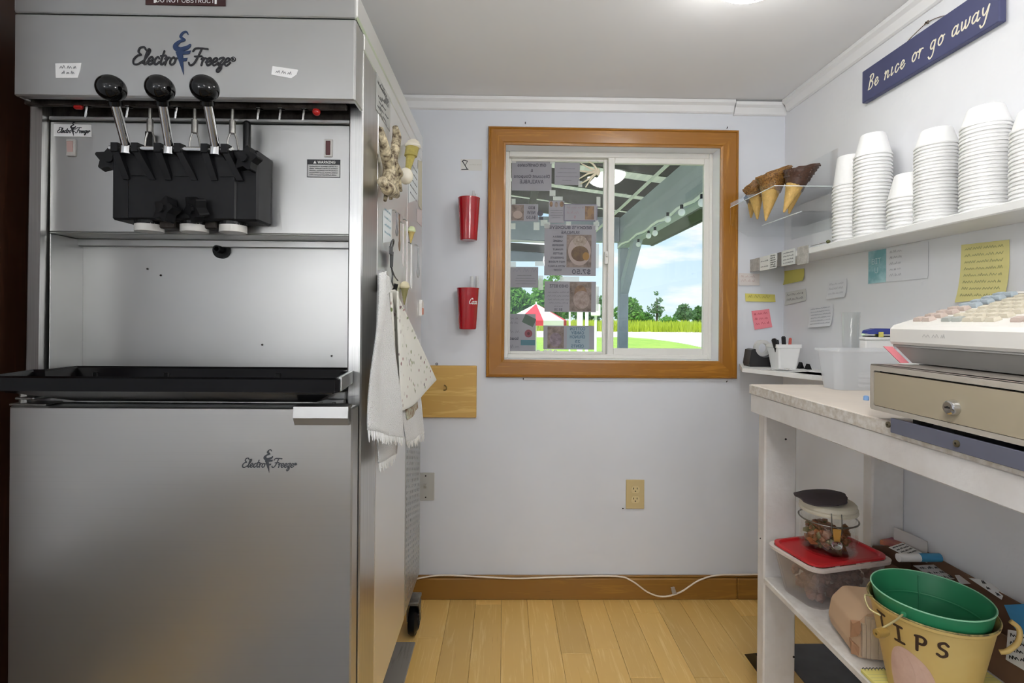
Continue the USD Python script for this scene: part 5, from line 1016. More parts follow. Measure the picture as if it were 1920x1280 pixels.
# cards clipped along the shelf's front edge
M_card = mat('white_card', '#e6e5e3', .6); M_cardg = mat('grey_card', '#a39e98', .6, color2='#bdb9b4', vscale=70)
def card_f(px0, px1, py0, py1, m, lab, marks=0, dark=None):
    y0, y1 = onX(px0, py0, SXF - .002)[1], onX(px1, py0, SXF - .002)[1]; zt = onX(px0, py0, SXF - .002)[2]; zb = onX(px0, py1, SXF - .002)[2]
    t = thing('shelf_card', lab, 'card', (SXF, (y0 + y1) / 2, zb), 'cards along the shelf edge'); y0 = min(y0, D - .002)
    part(t, 'card', cbox(SXF - .0026, SXF - .0014, y1, y0, zb, zt, .0003), m)
    for i in range(marks): part(t, 'writing', put(scribble((y0 - y1) * .75, (zt - zb) * .09, px0 + i, .0003, .0014), FR((SXF - .0027, y0 - (y0 - y1) * .12, zt - (zt - zb) * (i + 1) / (marks + .6)))), dark or M_ink)
card_f(1406, 1424, 487, 510, M_cardg, 'brown grey printed card, leftmost on the shelf edge')
card_f(1425, 1443, 482, 508, M_card, 'white card with faint print, second on the shelf edge', 2, MATS['pencil'])
card_f(1444, 1456, 477, 504, M_card, 'white card crowded with black print, third on the shelf edge', 6)
card_f(1458, 1465, 474, 500, mat('dark_card', '#6d6866', .6), 'narrow dark grey card between two white ones on the shelf edge')
card_f(1466, 1491, 471, 499, mat('light_card', '#d5d6d4', .6), 'wide pale card with grey lines on the shelf edge', 4, MATS['pencil'])
card_f(1495, 1516, 464, 497, M_cardg, 'grey mottled card, rightmost on the shelf edge')
q = onZ(1553, 453, SZ + .006); t = thing('push_pin', 'olive push pin lying on the shelf by the farthest cups', 'push pin', q); part(t, 'pin_head', ball(q, .006, 1), mat('olive_plastic', '#4c4f22', .4), smooth=True); part(t, 'pin_needle', cyl(q, q + [-.012, .07, -.004], .0009, 6), M_wire)

# papers on the right wall
def note_r(quad, m, name, lab, cat, lines=0, ink=None, curl=.006, group=None, sw=.0012, pad=.1, lift=.0006):
    P = [onR(a, b, .001) for a, b in quad]; t = thing(name, lab, cat, tuple(np.mean(P, 0)), group)
    p0, p1, p2, p3 = [np.array(p) for p in P]
    f_ = lambda u, v, e=0: (p0 * (1 - u) + p1 * u) * (1 - v) + (p3 * (1 - u) + p2 * u) * v - np.array([curl * v ** 3 + lift + e, 0, 0])
    part(t, 'sheet', sheet(f_, 8, 10, .0004), m, smooth=True)
    W = np.linalg.norm(p1 - p0); H_ = np.linalg.norm(p3 - p0)
    for i in range(lines):
        v = (i + .9) / (lines + .8); o = f_(pad, v, .0016)
        part(t, 'writing', put(scribble(W * (1 - 2 * pad), H_ / lines * .38, int(quad[0][1]) * 3 + i, .0003, sw), frame(o, p1 - p0, p0 - p3)), ink or MATS['pencil'])
    return t, f_
M_pale = mat('pale_paper', '#e2e3e7', .7); M_ylegal = mat('legal_yellow', '#dfd692', .75, vary=.04, vscale=10); M_blue_gr = mat('green_pencil', '#a9a878', .7)
t, f_ = note_r([(1629, 472), (1741, 452), (1741, 521), (1629, 532)], M_pale, 'wall_card', 'white card with a teal picture panel taped under the shelf', 'card', 5, mat('pale_print', '#c2c2c8', .6), curl=.001, pad=.4)
part(t, 'teal_panel', sheet(lambda u, v: f_(u * .33, v, .0006), 6, 6, .0003), mat('teal_print', '#79adb6', .6, color2='#b5d8dc', vscale=16, stretch=(1, 1, 1.5)))
for i, wd in enumerate(('BIT', 'U')): part(t, 'lettering', put(text(wd, .017, .0003, False), frame(f_(.16, .42 + .28 * i, .0016), (0, -1, 0), (0, 0, 1))), mat('pale_teal', '#c3dadc', .6))
note_r([(1803, 459), (1893, 449), (1895, 558), (1801, 567)], M_ylegal, 'wall_note', 'large yellow handwritten sheet on the right wall above the cash register', 'paper note', 8, M_blue_gr, curl=.014)
note_r([(1471, 508), (1508, 503), (1509, 526), (1472, 534)], M_yel, 'sticky_note', 'yellow square note in the corner under the shelf cards', 'sticky note', 0, curl=.008)
note_r([(1473, 548), (1511, 541), (1513, 563), (1473, 573)], mat('grey_white_note', '#d3d5d2', .7), 'wall_note', 'small grey white note in the corner under the yellow square one', 'paper note', 2, curl=.004)
note_r([(1553, 528), (1588, 522), (1588, 556), (1553, 561)], M_pale, 'wall_note', 'pale note with faint writing, middle of the right wall', 'paper note', 3, mat('pale_print', '#c2c2c8', .6), curl=.008)
note_r([(1516, 577), (1562, 570), (1562, 611), (1520, 614)], M_pale, 'wall_note', 'pale printed receipt-like note above the pen cup', 'paper note', 6, mat('pale_ink', '#b3b5bd', .6), curl=.010, sw=.0008)

# clear acrylic rack with dipped waffle cones
M_acr = pane('acrylic', (.985, .99, .99), 1.49); M_waf = mat('waffle', '#d9b268', .6, vary=.2, vscale=60, bump=.5, bscale=120)
RZ, rx0, ry0, ry1 = 1.520, .862, 1.625, 1.945
rk = thing('cone_rack', 'clear acrylic rack on the right wall in the corner holding waffle cones', 'rack', (XR - .1, 1.78, 1.44))
cones = [(1396, 352, .925, 1.905, .090, 'choc', 'dark chocolate dipped cone farthest back in the rack'), (1414, 345, .905, 1.83, .13, 'nut', 'small nut-dipped waffle cone, second from the back'), (1442, 335, .915, 1.755, .172, 'nut', 'large nut-dipped waffle cone leaning in the middle of the rack'), (1482, 335, .945, 1.665, .155, 'choc', 'chocolate-dipped waffle cone nearest in the rack'), (1468, 335, .985, 1.73, .13, 'choc', 'dark dipped cone half hidden between the two large ones')]
holes = [Point(c[2], c[3]).buffer(.019, quad_segs=6) for c in cones]
pl = prism(sbox(rx0, ry0, XR - .004, ry1).difference(unary_union(holes)), .003); pl.apply_translation((0, 0, RZ)); part(rk, 'upper_plate', pl, M_acr)
part(rk, 'lower_plate', box(.945, XR - .004, ry0 - .01, ry1 - .08, 1.437, 1.440), M_acr)
part(rk, 'back_plate', box(XR - .0036, XR - .0006, 1.676, ry1, 1.40, 1.662), M_acr)
part(rk, 'end_plate', put(prism(Polygon([(rx0, RZ), (XR - .004, RZ), (XR - .004, 1.41), (.93, 1.41), (rx0, 1.455)]), .003), frame((0, ry1, 0), (1, 0, 0), (0, 0, 1))), M_acr)
part(rk, 'front_lip', box(rx0, rx0 + .003, ry0, ry1, RZ + .003, RZ + .018), M_acr)
part(rk, 'plate_edge', cat_([cbox(rx0 - .0006, XR - .004, ry0 - .0012, ry0, RZ, RZ + .003, .0005), cbox(.9442, .9450, ry0 - .01, ry1 - .08, 1.437, 1.440, .0003), cbox(rx0 - .0010, rx0, ry0, ry1, RZ, RZ + .003, .0004)]), mat('acrylic_edge', '#dfe5e6', .2))
rg = random.Random(11)
for i, (px, py, cx, cy, L, kind, lab) in enumerate(cones):
    t = thing('waffle_cone', lab, 'waffle cone', (cx, cy, RZ), 'dipped waffle cones in the rack')
    tilt = [(.0, -.1), (-.10, -.05), (.16, .0), (.35, -.10), (.2, -.1)][i]; ax = np.array([tilt[0], tilt[1], 1.0]); ax /= np.linalg.norm(ax)
    r = L * .285; tip = np.array([cx, cy, RZ + .0015]) - ax * (L * .52); M = frame(tip, np.cross([0, 1, 0], ax), np.cross(ax, np.cross([0, 1, 0], ax)))
    prf = [(.0005, 0), (.003, .002), (r * .62, L * .62), (r * .60, L * .625), (.001, .008)]
    part(t, 'cone_body', put(lathe(prf, 28), M), M_waf, smooth=35)
    d = lathe([(r * .60, L * .60), (r * .66, L * .60), (r * .80, L * .74), (r * 1.02, L * .92), (r * 1.08, L), (r * 1.00, L * 1.01), (r * .9, L * .92), (r * .6, L * .66), (r * .60, L * .60)], 40)
    v = d.vertices; a_ = np.arctan2(v[:, 1], v[:, 0]); v[:, 2] += (v[:, 2] > L * .68) * (.55 * L * (v[:, 2] / L - .66) * np.cos(a_ - .3)); v += (meshkit.noise(v * 260, i)[:, None] - .5) * .007 * (v / np.maximum(np.linalg.norm(v, axis=1, keepdims=True), 1e-6)); d.vertices = v
    part(t, 'dipped_rim', put(d, M), mat('dark_dip', '#40291f', .45, color2='#54392b', vscale=200) if kind == 'choc' else mat('nut_dip', '#5e3f22', .5, color2='#a87a3c', vscale=220))
    bits = []
    for k in range(70):
        a_, f_ = rg.uniform(0, math.tau), rg.uniform(.72, 1.0); z = L * f_; z += .55 * L * max(f_ - .66, 0) * math.cos(a_ - .3); rad = r * (.66 + (f_ - .6) * 1.08) + .001
        bits.append(ball((rad * math.cos(a_), rad * math.sin(a_), z), rg.uniform(.0016, .003), 0, (1, .7, 1.3)))
    part(t, 'sprinkles', put(cat_(bits), M), mat('grey_sprinkles', '#6b5a52', .5, color2='#2a1c18', vscale=300) if kind == 'choc' else mat('nut_bits', '#9c6e34', .55, color2='#553519', vscale=300), kind='stuff')
# ------------------------------------------------------------------ counter on the right
CZ, LZ = .909, .385
pc = thing('service_counter', 'narrow white painted counter with a lower shelf along the right wall', 'counter', (.9, .9, 0))
M_lam = mat('worn_laminate', '#ddd2c6', .5, vary=.07, vscale=9); M_lamedge = mat('chipped_edge', '#dcd8d2', .7, color2='#c0b6a8', vscale=70, bump=.5, bscale=90)
M_cwhite = mat('counter_paint', '#dedbd8', .55, color2='#d2cdc8', vscale=10, bump=.25, bscale=60)
part(pc, 'countertop', cbox(.7015, XR - .0005, .25, 1.445, CZ - .026, CZ, .002), M_lam); part(pc, 'front_edging', cbox(.6985, .7012, .25, 1.4455, CZ - .026, CZ - .001, .001), M_lamedge); part(pc, 'end_edging', cbox(.7014, XR - .0005, 1.4452, 1.4475, CZ - .026, CZ - .001, .001), M_lamedge)
part(pc, 'apron', cbox(.7005, .738, .25, 1.44, .832, CZ - .0262, .002), M_cwhite)
part(pc, 'post', cbox(.722, .811, 1.400, 1.4385, .0005, .8315, .004), M_cwhite); part(pc, 'post', cbox(1.011, XR - .0005, 1.385, 1.423, .0005, CZ - .0262, .004), M_cwhite)
part(pc, 'lower_shelf', cbox(.7195, XR - .0005, .25, 1.3995, LZ - .018, LZ, .003), mat('shelf_paint', '#e3dfda', .55, color2='#c9c3bb', vscale=16, bump=.4, bscale=70))
for (px, py) in ((1473, 823), (1488, 1231)): q = onY(px, py, 1.3995); part(pc, 'nail_hole', cyl(q, q + [0, -.0012, 0], .0028, 8), M_dark)
q = onY(1427, 1009, 1.42); q[0] = .7218; part(pc, 'nail_hole', cyl(q, q + [-.0012, 0, 0], .002, 8), M_dark)
single('floor_runner', cbox(onZ(1508, 1213, 0)[0] - .10, XR - .004, .6, 1.705, .0, .007, .002), mat('black_mat', '#57575a', .85, vary=.2, vscale=18), 'black rubber mat on the floor under the counter', 'mat')
q = onZ(1426, 1262, 0); single('door_wedge', hull([(q[0] + dx_, q[1] + dy_, z) for dx_ in (-.008, .03) for dy_, z in ((0, 0), (.09, 0), (.0, .048), (.02, .05))]), M_black, 'black wedge on the floor behind the counter post', 'door wedge')
# corner shelf
KZ = .920
poly = Polygon([(.927, D - .0005), (.852, 1.815), (.963, 1.584), (1.02, 1.52), (XR - .0005, 1.50), (XR - .0005, D - .0005)])
ks = prism(poly, .014); ks.apply_translation((0, 0, KZ - .014)); single('corner_shelf', ks, M_white, 'small white corner shelf behind the counter holding the pen cup', 'shelf')
# tape dispenser
tx, ty = .905, 1.89
td = thing('tape_dispenser', 'black desk tape dispenser on the corner shelf', 'tape dispenser', (tx + .05, ty, KZ))
pf = Polygon([(0, 0), (-.004, .012), (.004, .062), (.020, .066)] + [(.056 + .037 * math.cos(v), .068 + .034 * math.sin(v)) for v in np.linspace(math.pi * 1.02, math.tau * .985, 12)] + [(.098, .062), (.116, .052), (.120, .0)]).buffer(-.002).buffer(.002)
part(td, 'body', put(prism(pf, .05), frame((tx, ty + .025, KZ + .0004), (1, 0, 0), (0, 0, 1))), mat('dark_grey_plastic', '#232326', .4))
part(td, 'tape_roll', put(lathe([(.018, -.009), (.030, -.009), (.030, .009), (.018, .009), (.018, -.009)], 32), frame((tx + .056, ty, KZ + .068), (1, 0, 0), (0, 0, 1))), pane('tape_film', (.9, .9, .86), haze=.6), smooth=30)
# pen cup and pens
cxp, cyp = .992, 1.800
pcup = thing('pen_cup', 'white square tapered cup of pens on the corner shelf', 'pen cup', (cxp, cyp, KZ))
def sq(h, z, r=.008): 
    return [(cxp + x, cyp + y, z) for x, y in np.array(sbox(-h, -h, h, h).buffer(-r).buffer(r, quad_segs=3).exterior.coords)[:-1]]
rings = [np.array(sq(*a)) for a in ((.028, KZ + .004), (.038, KZ + .076), (.040, KZ + .078), (.041, KZ + .088), (.043, KZ + .088), (.043, KZ + .076), (.0405, KZ + .074), (.031, KZ + .0006))]
nk = min(len(r_) for r_ in rings); m = ringmesh([r_[:nk] for r_ in rings]); bot = hull(np.vstack([rings[0], rings[-1]])); part(pcup, 'cup_wall', cat_([m, bot]), mat('white_melamine', '#e9e9e8', .35), smooth=30)
for i, (ox, oy, lx, ly, L, r_, c, lab) in enumerate(((-.022, -.012, -.35, -.1, .115, .0085, '#18181b', 'thick black marker leaning left in the white cup'), (-.008, .01, -.12, 0, .105, .0035, '#3a3a40', 'thin dark pen, second from the left in the white cup'), (.002, -.01, -.10, -.05, .118, .0070, '#17171a', 'upright black marker in the middle of the cup'), (.012, .012, .06, .05, .104, .0045, '#26262a', 'short black pen right of the middle marker'), (.024, -.006, .06, 0, .112, .0050, '#c65a50', 'red pen at the right of the white cup'))):
    p = np.array([cxp + ox * .6, cyp + oy, KZ + .009]); d = np.array([lx, ly, 1.0]); d /= np.linalg.norm(d); L -= .014; t = thing('pen', lab, 'pen', p, 'pens in the white cup'); mc_ = mat('pen_%d' % i, c, .35)
    part(t, 'barrel', cyl(p, p + d * L * .72, r_ * .9, 14), mc_, smooth=30); part(t, 'cap', cat_([cyl(p + d * L * .70, p + d * L, r_, 14), cyl(p + d * L, p + d * (L + .003), r_ * .7, 12)]), mc_, smooth=30)
# note pad and a scatter of cards on the corner shelf
np_ = thing('note_pad', 'white note pad with a dark edge at the front of the corner shelf', 'note pad', (.985, 1.62, KZ)); A2 = frame((.972, 1.625, KZ + .0005), (.42, -1, 0), (1, .42, 0))
m = cbox(-.055, .055, -.035, .045, -.006, 0, .001); m.apply_translation((0, 0, 0)); part(np_, 'pages', put(cbox(-.055, .060, -.0, .075, -.0065, -.0005, .0008), A2), M_paper); part(np_, 'binding', put(cbox(.0602, .066, -.0, .075, -.0068, -.0004, .0008), A2), M_ink)
cl = thing('card_pile', 'untidy pile of small white cards beside the pen cup', 'cards', (.93, 1.75, KZ)); rg = random.Random(8)
for k in range(6):
    cx_, cy_ = .915 + .012 * k, 1.762 - .006 * k; M2 = frame((cx_, cy_, KZ + .0006 + k * .0009), (math.cos(k), math.sin(k), 0), (-math.sin(k), math.cos(k), 0)); part(cl, 'card', put(cbox(-.022, .022, -.014, .014, 0, .0007, .0002), M2), M_card if k % 2 else M_pale)
    part(cl, 'card_print', put(scribble(.03, .006, k + 40, .0002, .0012), frame((cx_ - .015 * math.cos(k), cy_ - .015 * math.sin(k), KZ + .0014 + k * .0009), (math.cos(k), math.sin(k), 0), (-math.sin(k), math.cos(k), 0))), M_ink)
# black sprig of clips behind the cup
bc = thing('binder_clip', 'small black binder clips leaning by the wall behind the pen cup', 'clips', (1.065, 1.80, KZ))
for k in range(2): p = np.array([1.062 + .006 * k, 1.815 - .035 * k, KZ + .0004]); part(bc, 'clip', hull([p + [a, b, c] for a, b, c in ((-.008, -.010, 0), (.008, -.010, 0), (-.008, .010, 0), (.008, .010, 0), (0, -.010, .022 - .003 * k), (0, .010, .022 - .003 * k))]), M_black)
# translucent tub with lids in it
tb = thing('plastic_tub', 'translucent white plastic tub at the far end of the counter', 'tub', (.951, 1.358, CZ)); M_tub = pane('milky_plastic', (.97, .98, .985), 1.4, haze=.42, hazecol=(.88, .89, .91))
def rr_(x0, x1, y0, y1, z, r=.018, q=4): return np.array([(x, y, z) for x, y in list(sbox(x0 + r, y0 + r, x1 - r, y1 - r).buffer(r, quad_segs=q).exterior.coords)[:-1]])
X0_, X1_, Y0_, Y1_ = .862, 1.040, 1.312, 1.404
rings = [rr_(X0_ + .012, X1_ - .012, Y0_ + .012, Y1_ - .012, CZ + .003), rr_(X0_ + .002, X1_ - .002, Y0_ + .002, Y1_ - .002, CZ + .098), rr_(X0_, X1_, Y0_, Y1_, CZ + .107), rr_(X0_ - .006, X1_ + .006, Y0_ - .006, Y1_ + .006, CZ + .1075), rr_(X0_ - .007, X1_ + .007, Y0_ - .007, Y1_ + .007, CZ + .103), rr_(X0_ - .001, X1_ + .001, Y0_ - .001, Y1_ + .001, CZ + .099), rr_(X0_ + .010, X1_ - .010, Y0_ + .010, Y1_ - .010, CZ + .0006)]
part(tb, 'tub_wall', ringmesh(rings), M_tub, smooth=30); fl = prism(Polygon(rings[0][:, :2]), .002); fl.apply_translation((0, 0, CZ + .0008)); part(tb, 'tub_bottom', fl, M_tub)
for k in range(3): t = thing('cup_cover', 'white plastic lid, %s of three lying in the tub' % ('lowest', 'middle', 'uppermost')[k], 'lid', (.992, 1.356, CZ + .006 + k * .014), 'lids in the plastic tub'); part(t, 'lid_disc', lathe([(0, CZ + .005 + k * .014), (.034, CZ + .005 + k * .014), (.036, CZ + .012 + k * .014), (.033, CZ + .014 + k * .014), (0, CZ + .012 + k * .014)], 32, (.992, 1.356, 0)), M_paper, smooth=30)
# clear tumbler behind, box and stapler
gx, gy = 1.062, 1.552
gl = thing('clear_tumbler', 'tall clear plastic tumbler standing behind the tub', 'tumbler', (gx, gy, KZ)); zt = onY(1602, 585, gy)[2]
part(gl, 'tumbler_wall', lathe([(.0, KZ + .001), (.020, KZ + .001), (.026, zt - .004), (.0275, zt), (.0255, zt), (.0185, KZ + .004), (0, KZ + .004)], 32, (gx, gy, 0)), M_clear, smooth=30)
wbx = thing('white_box', 'small white cardboard box behind the plastic tub carrying the stapler', 'box', (1.05, 1.43, CZ)); part(wbx, 'box_body', cbox(1.012, 1.094, 1.416, 1.441, CZ + .0004, CZ + .128, .002), M_paper); part(wbx, 'box_lid', cbox(1.010, 1.096, 1.414, 1.443, CZ + .1285, CZ + .137, .002), M_paper)
bz = CZ + .1375; sa = np.array([1.025, 1.4285, bz]); sd = np.array([1.0, 0, 0]); sd /= np.linalg.norm(sd); sn = np.array([-sd[1], sd[0], 0])
sx_ = lambda u, w, z: sa + sd * u * .75 + sn * w + [0, 0, z]
stp = thing('stapler', 'blue stapler on the white box at the left of the cash register', 'stapler', sa); M_nblue = mat('stapler_blue', '#34418e', .3)
part(stp, 'top_arm', hull([sx_(u, w, z) for w in (-.010, .010) for u, z in ((-.012, .010), (-.008, .018), (.02, .024), (.085, .024), (.088, .008), (.0, .008))]), M_nblue); part(stp, 'magazine', hull([sx_(u, w, z) for w in (-.007, .007) for u, z in ((-.016, .004), (-.016, .009), (.085, .0072), (.085, .003))]), M_chrome); part(stp, 'base', hull([sx_(u, w, z) for w in (-.011, .011) for u, z in ((-.008, .0004), (-.008, .003), (.088, .003), (.088, .0004))]), M_black)
q = sx_(.03, -.016, .0004); single('yellow_tag', hull([q + [a, b, c] for a in (0, .012) for b in (0, .003) for c in (0, .014)]), M_yel, 'tiny yellow tag beside the blue stapler', 'tag')
q = onZ(1624, 750, CZ); single('bottle_top', lathe([(0, CZ + .0003), (.006, CZ + .0003), (.0055, CZ + .009), (.003, CZ + .0105), (0, CZ + .0105)], 16, (q[0], q[1], 0)), mat('light_blue_plastic', '#7fa6d8', .4), 'small light blue bottle cap on the counter beside the cash drawer', 'cap', smooth=30)

# cash drawer
FX = .690; dz0, dz1_ = .926, 1.0105; dy0, dy1 = .545, .953
cd = thing('cash_till', 'beige steel cash drawer with a key lock on the counter', 'cash drawer', (.88, .75, CZ)); M_beige = mat('beige_enamel', '#a89d86', .42, vary=.03, vscale=5); M_shell = mat('drawer_shell', '#8e877f', .4, .35)
part(cd, 'shell', cat_([cbox(FX + .012, 1.066, dy0, dy1, dz0, dz0 + .003, .001), cbox(FX + .0, 1.066, dy0, dy1, dz1_ - .003, dz1_, .001), cbox(FX + .012, 1.066, dy1 - .003, dy1, dz0, dz1_, .001), cbox(FX + .012, 1.066, dy0, dy0 + .003, dz0, dz1_, .001), cbox(1.06, 1.066, dy0, dy1, dz0, dz1_, .001)]), M_shell)
g = sbox(-dy1, dz0, -dy0, dz1_).buffer(-.005).buffer(.005, quad_segs=4).difference(sbox(-dy1 + .0085, dz0 + .008, -dy0 - .0085, dz1_ - .0115).buffer(-.004).buffer(.004, quad_segs=4))
part(cd, 'face_frame', put(prism(g, .012), frame((FX + .012, 0, 0), (0, -1, 0), (0, 0, 1))), mat('frame_enamel', '#b9b2a6', .38, .2))
g = sbox(-dy1 + .0095, dz0 + .009, -dy0 - .0095, dz1_ - .0145).buffer(-.004).buffer(.004, quad_segs=4)
dface = part(cd, 'drawer_front', put(prism(g, .010), frame((FX + .0108, 0, 0), (0, -1, 0), (0, 0, 1))), M_beige)
part(cd, 'drawer_gap', box(FX + .0118, FX + .014, dy0 + .004, dy1 - .004, dz0 + .004, dz1_ - .004), M_dark)
lk = onX(1788, 764, FX); lkr = part(dface, 'lock', put(lathe([(0, 0), (.0125, 0), (.0125, .003), (.0105, .009), (.0085, .0105), (0, .0105)], 28), frame((FX + .0006, lk[1], lk[2]), (0, -1, 0), (0, 0, 1))), M_chrome, smooth=30)
part(dface, 'keyhole', put(prism(sbox(-.0045, -.0012, .0045, .0012).union(Point(0, .0006).buffer(.0018)), .0004), frame((FX - .0100, lk[1], lk[2]), (0, -1, 0), (0, 0, 1))), M_dark)
M_slate = mat('slate_steel', '#6a6c7c', .45, .2)
part(cd, 'mounting_bar', cbox(FX + .002, .6978, .46, .905, .892, .918, .001), M_slate); part(cd, 'bar_flange', cbox(.6985, .76, .46, .880, .9092, .913, .0005), mat('dark_slate', '#1e2130', .5))
for yq in (.862, .78, .60): part(cd, 'foot_block', cbox(.712, .735, yq, yq + .018, .9133, .926, .001), M_dark)
for k, px in enumerate((1676, 1808)): yq = (.692) * 960 / (px - 945); part(cd, 'screw', lathe([(.0018, 0), (.0055, 0), (.0055, .002), (.0018, .003), (.0018, 0)], 16).apply_transform(frame((FX + .0022, yq, .905), (0, -1, 0), (0, 0, 1))), mat('dull_brass', '#7d7460', .4, .8))

# cash register on the drawer
rg_ = thing('cash_register', 'cream electronic cash register with rows of keys on the cash drawer', 'cash register', (.9, .78, dz1_)); M_cr = mat('cream_plastic', '#dcd9d3', .45); M_crg = mat('register_grey', '#a09f9c', .5)
ry0_, ry1_ = .56, .974
prof2 = [(.744, 1.047), (.741, 1.052), (.741, 1.076), (.748, 1.0835), (.765, 1.0865), (.955, 1.146), (.985, 1.150), (1.062, 1.150), (1.068, 1.144), (1.068, 1.047)]
body = hull([(x, y, z) for (x, z) in prof2 for y in (ry0_ + .003, ry1_ - .003)] + [(x + .004 * np.sign(.9 - x), y, z - .003 if z > 1.06 else z + .002) for (x, z) in prof2 for y in (ry0_, ry1_)]); part(rg_, 'upper_case', body, M_cr)
part(rg_, 'seam', cbox(.7455, 1.064, ry0_ + .004, ry1_ - .004, 1.0425, 1.0472, .001), M_crg)
part(rg_, 'lower_case', hull([(x, y, z) for x, z in ((.750, 1.042), (.772, dz1_ + .002), (1.06, dz1_ + .002), (1.06, 1.042)) for y in (ry0_ + .006, ry1_ - .006 - (.0 if z > 1.02 else .012))]), M_crg)
part(rg_, 'foot', cat_([cbox(.79, .81, ry0_ + .03, ry0_ + .05, dz1_ + .0002, dz1_ + .0022, .0005)]), M_black); part(rg_, 'foot', cbox(.79, .81, ry1_ - .06, ry1_ - .04, dz1_ + .0002, dz1_ + .0022, .0005), M_black)
part(rg_, 'smudge', put(scribble(.05, .008, 77, .0002, .001), frame((.7408, .895, 1.063), (0, -1, 0), (0, 0, 1))), mat('pale_smudge', '#bdb9b6', .6))
tl = math.atan2(.0595, .19); kxd = np.array([math.cos(tl), 0, math.sin(tl)])
def key(u, y, w, d, h, m):
    o = np.array([.768, y, 1.0876]) + kxd * u; M = frame(o, (0, -1, 0), kxd)       # local x = -y, local y = up the slope
    part(rg_, 'key', put(hull([(x * s, yy2 * s2, z) for (s, s2, z) in ((1, 1, 0), (1, 1, h * .5), (.82, .8, h)) for x in (-w / 2, w / 2) for yy2 in (-d / 2, d / 2)]), M), m)
k_pink, k_gr, k_blue, k_bei, k_wh = mat('key_pinkish', '#bfaea4', .5), mat('key_grey', '#a9aca6', .5), mat('key_blue', '#a6b1b8', .5), mat('key_beige', '#cdc5b2', .5), mat('key_white', '#dbd6cd', .5)
M_kp = mat('key_plate', '#6f6555', .6)
for ya_, yb_k in ((.955, .913), (.893, .790), (.770, .640)): part(rg_, 'key_plate', put(cbox(-(ya_ - yb_k) / 2, (ya_ - yb_k) / 2, 0, .185, -.0005, .0012, .0003), frame(np.array([.768, (ya_ + yb_k) / 2, 1.0872]), (0, -1, 0), kxd)), M_kp)
for r_ in range(8):
    for c in range(15):
        y = .944 - c * .0205; u = .010 + r_ * .0225
        if c < 2: m = k_pink if r_ < 4 else k_blue
        elif c == 2: continue
        elif c < 8: m = k_gr if r_ == 0 and c < 5 else k_bei
        elif c == 8: continue
        else: m = k_wh if r_ else k_pink
        if 3 <= c < 8 and r_ > 6: continue
        key(u, y, .0158, .0138, .0085, m)
ps = onX(1683, 662, .80); t = thing('pink_slip', 'pink and white slips of paper leaning against the left end of the register', 'paper slips', (.80, .99, dz1_))
part(t, 'pink_sheet', hull([(x, y, z) for (x, y, z) in ((.728, .9700, 1.0425), (.745, .9700, 1.042), (.770, .960, dz1_ + .001), (.753, .960, dz1_ + .001), (.728, .9720, 1.0425), (.745, .9720, 1.042), (.770, .962, dz1_ + .001), (.753, .962, dz1_ + .001))]), mat('hot_pink_paper', '#e88a92', .7)); part(t, 'white_sheet', cbox(.742, .768, .935, .952, dz1_ + .0003, dz1_ + .0018, .0003), M_paper)

# ------------------------------------------------------------------ on the lower shelf
ang = math.radians(13); cc = np.array([.842, 1.309]); ux_, uy_ = np.array([math.cos(ang), math.sin(ang)]), np.array([-math.sin(ang), math.cos(ang)])
def rrot(a, b, z, r=.03, q=6):
    return np.array([(*(cc + ux_ * x + uy_ * y), z) for x, y in list(sbox(-a + r, -b + r, a - r, b - r).buffer(r, quad_segs=q).exterior.coords)[:-1]])
fc = thing('food_container', 'clear plastic food container with a red lid on the lower shelf', 'container', (*cc, LZ)); M_ctn = pane('clear_tub', (.96, .94, .93), 1.45, haze=.12); M_lid = mat('red_lid', '#c3252b', .35)
rings = [rrot(.094, .056, LZ + .004), rrot(.112, .074, LZ + .106), rrot(.119, .081, LZ + .107), rrot(.120, .082, LZ + .112), rrot(.121, .083, LZ + .104), rrot(.115, .077, LZ + .102), rrot(.097, .059, LZ + .001)]
part(fc, 'container_wall', ringmesh(rings), M_ctn, smooth=30); bm = prism(Polygon(rrot(.096, .058, 0)[:, :2]), .002); bm.apply_translation((0, 0, LZ + .0008)); part(fc, 'container_bottom', bm, M_ctn)
part(fc, 'container_rim', ringmesh([rrot(.122, .084, LZ + .104), rrot(.123, .085, LZ + .1115), rrot(.115, .077, LZ + .1125), rrot(.114, .076, LZ + .105), rrot(.122, .084, LZ + .104)]), mat('frosted_rim', '#d6cbc4', .4), smooth=30)
li = [rrot(.108, .070, LZ + .1135), rrot(.114, .076, LZ + .1140), rrot(.1145, .0765, LZ + .1195), rrot(.107, .069, LZ + .1205), rrot(.104, .066, LZ + .1150), rrot(.098, .060, LZ + .1145)]
part(fc, 'lid', cat_([ringmesh(li), hull(np.vstack([rrot(.099, .061, LZ + .1115), rrot(.099, .061, LZ + .1147)]))]), M_lid, smooth=30)
rg = np.random.default_rng(5); chunks = []
M_chunk = mat('dark_candy_pieces', '#6e4632', .5, color2='#8f5b44', vscale=60)
for k in range(150):
    u, v = rg.uniform(-.085, .085), rg.uniform(-.047, .047); s = rg.uniform(.008, .014); m = ball((0, 0, 0), s, 0, rg.uniform(.6, 1.2, 3)); m.apply_transform(trimesh.transformations.random_rotation_matrix(rg.random(3)))
    z = LZ + .016 + rg.uniform(0, .07); k_ = .9 + .12 * (z - LZ) / .1; m.apply_translation((*(cc + ux_ * u * k_ + uy_ * v * k_), z)); chunks.append(m)
single('candy_pieces', cat_(chunks), M_chunk, 'brown wrapped pieces filling the red-lidded container', 'candy', kind='stuff')
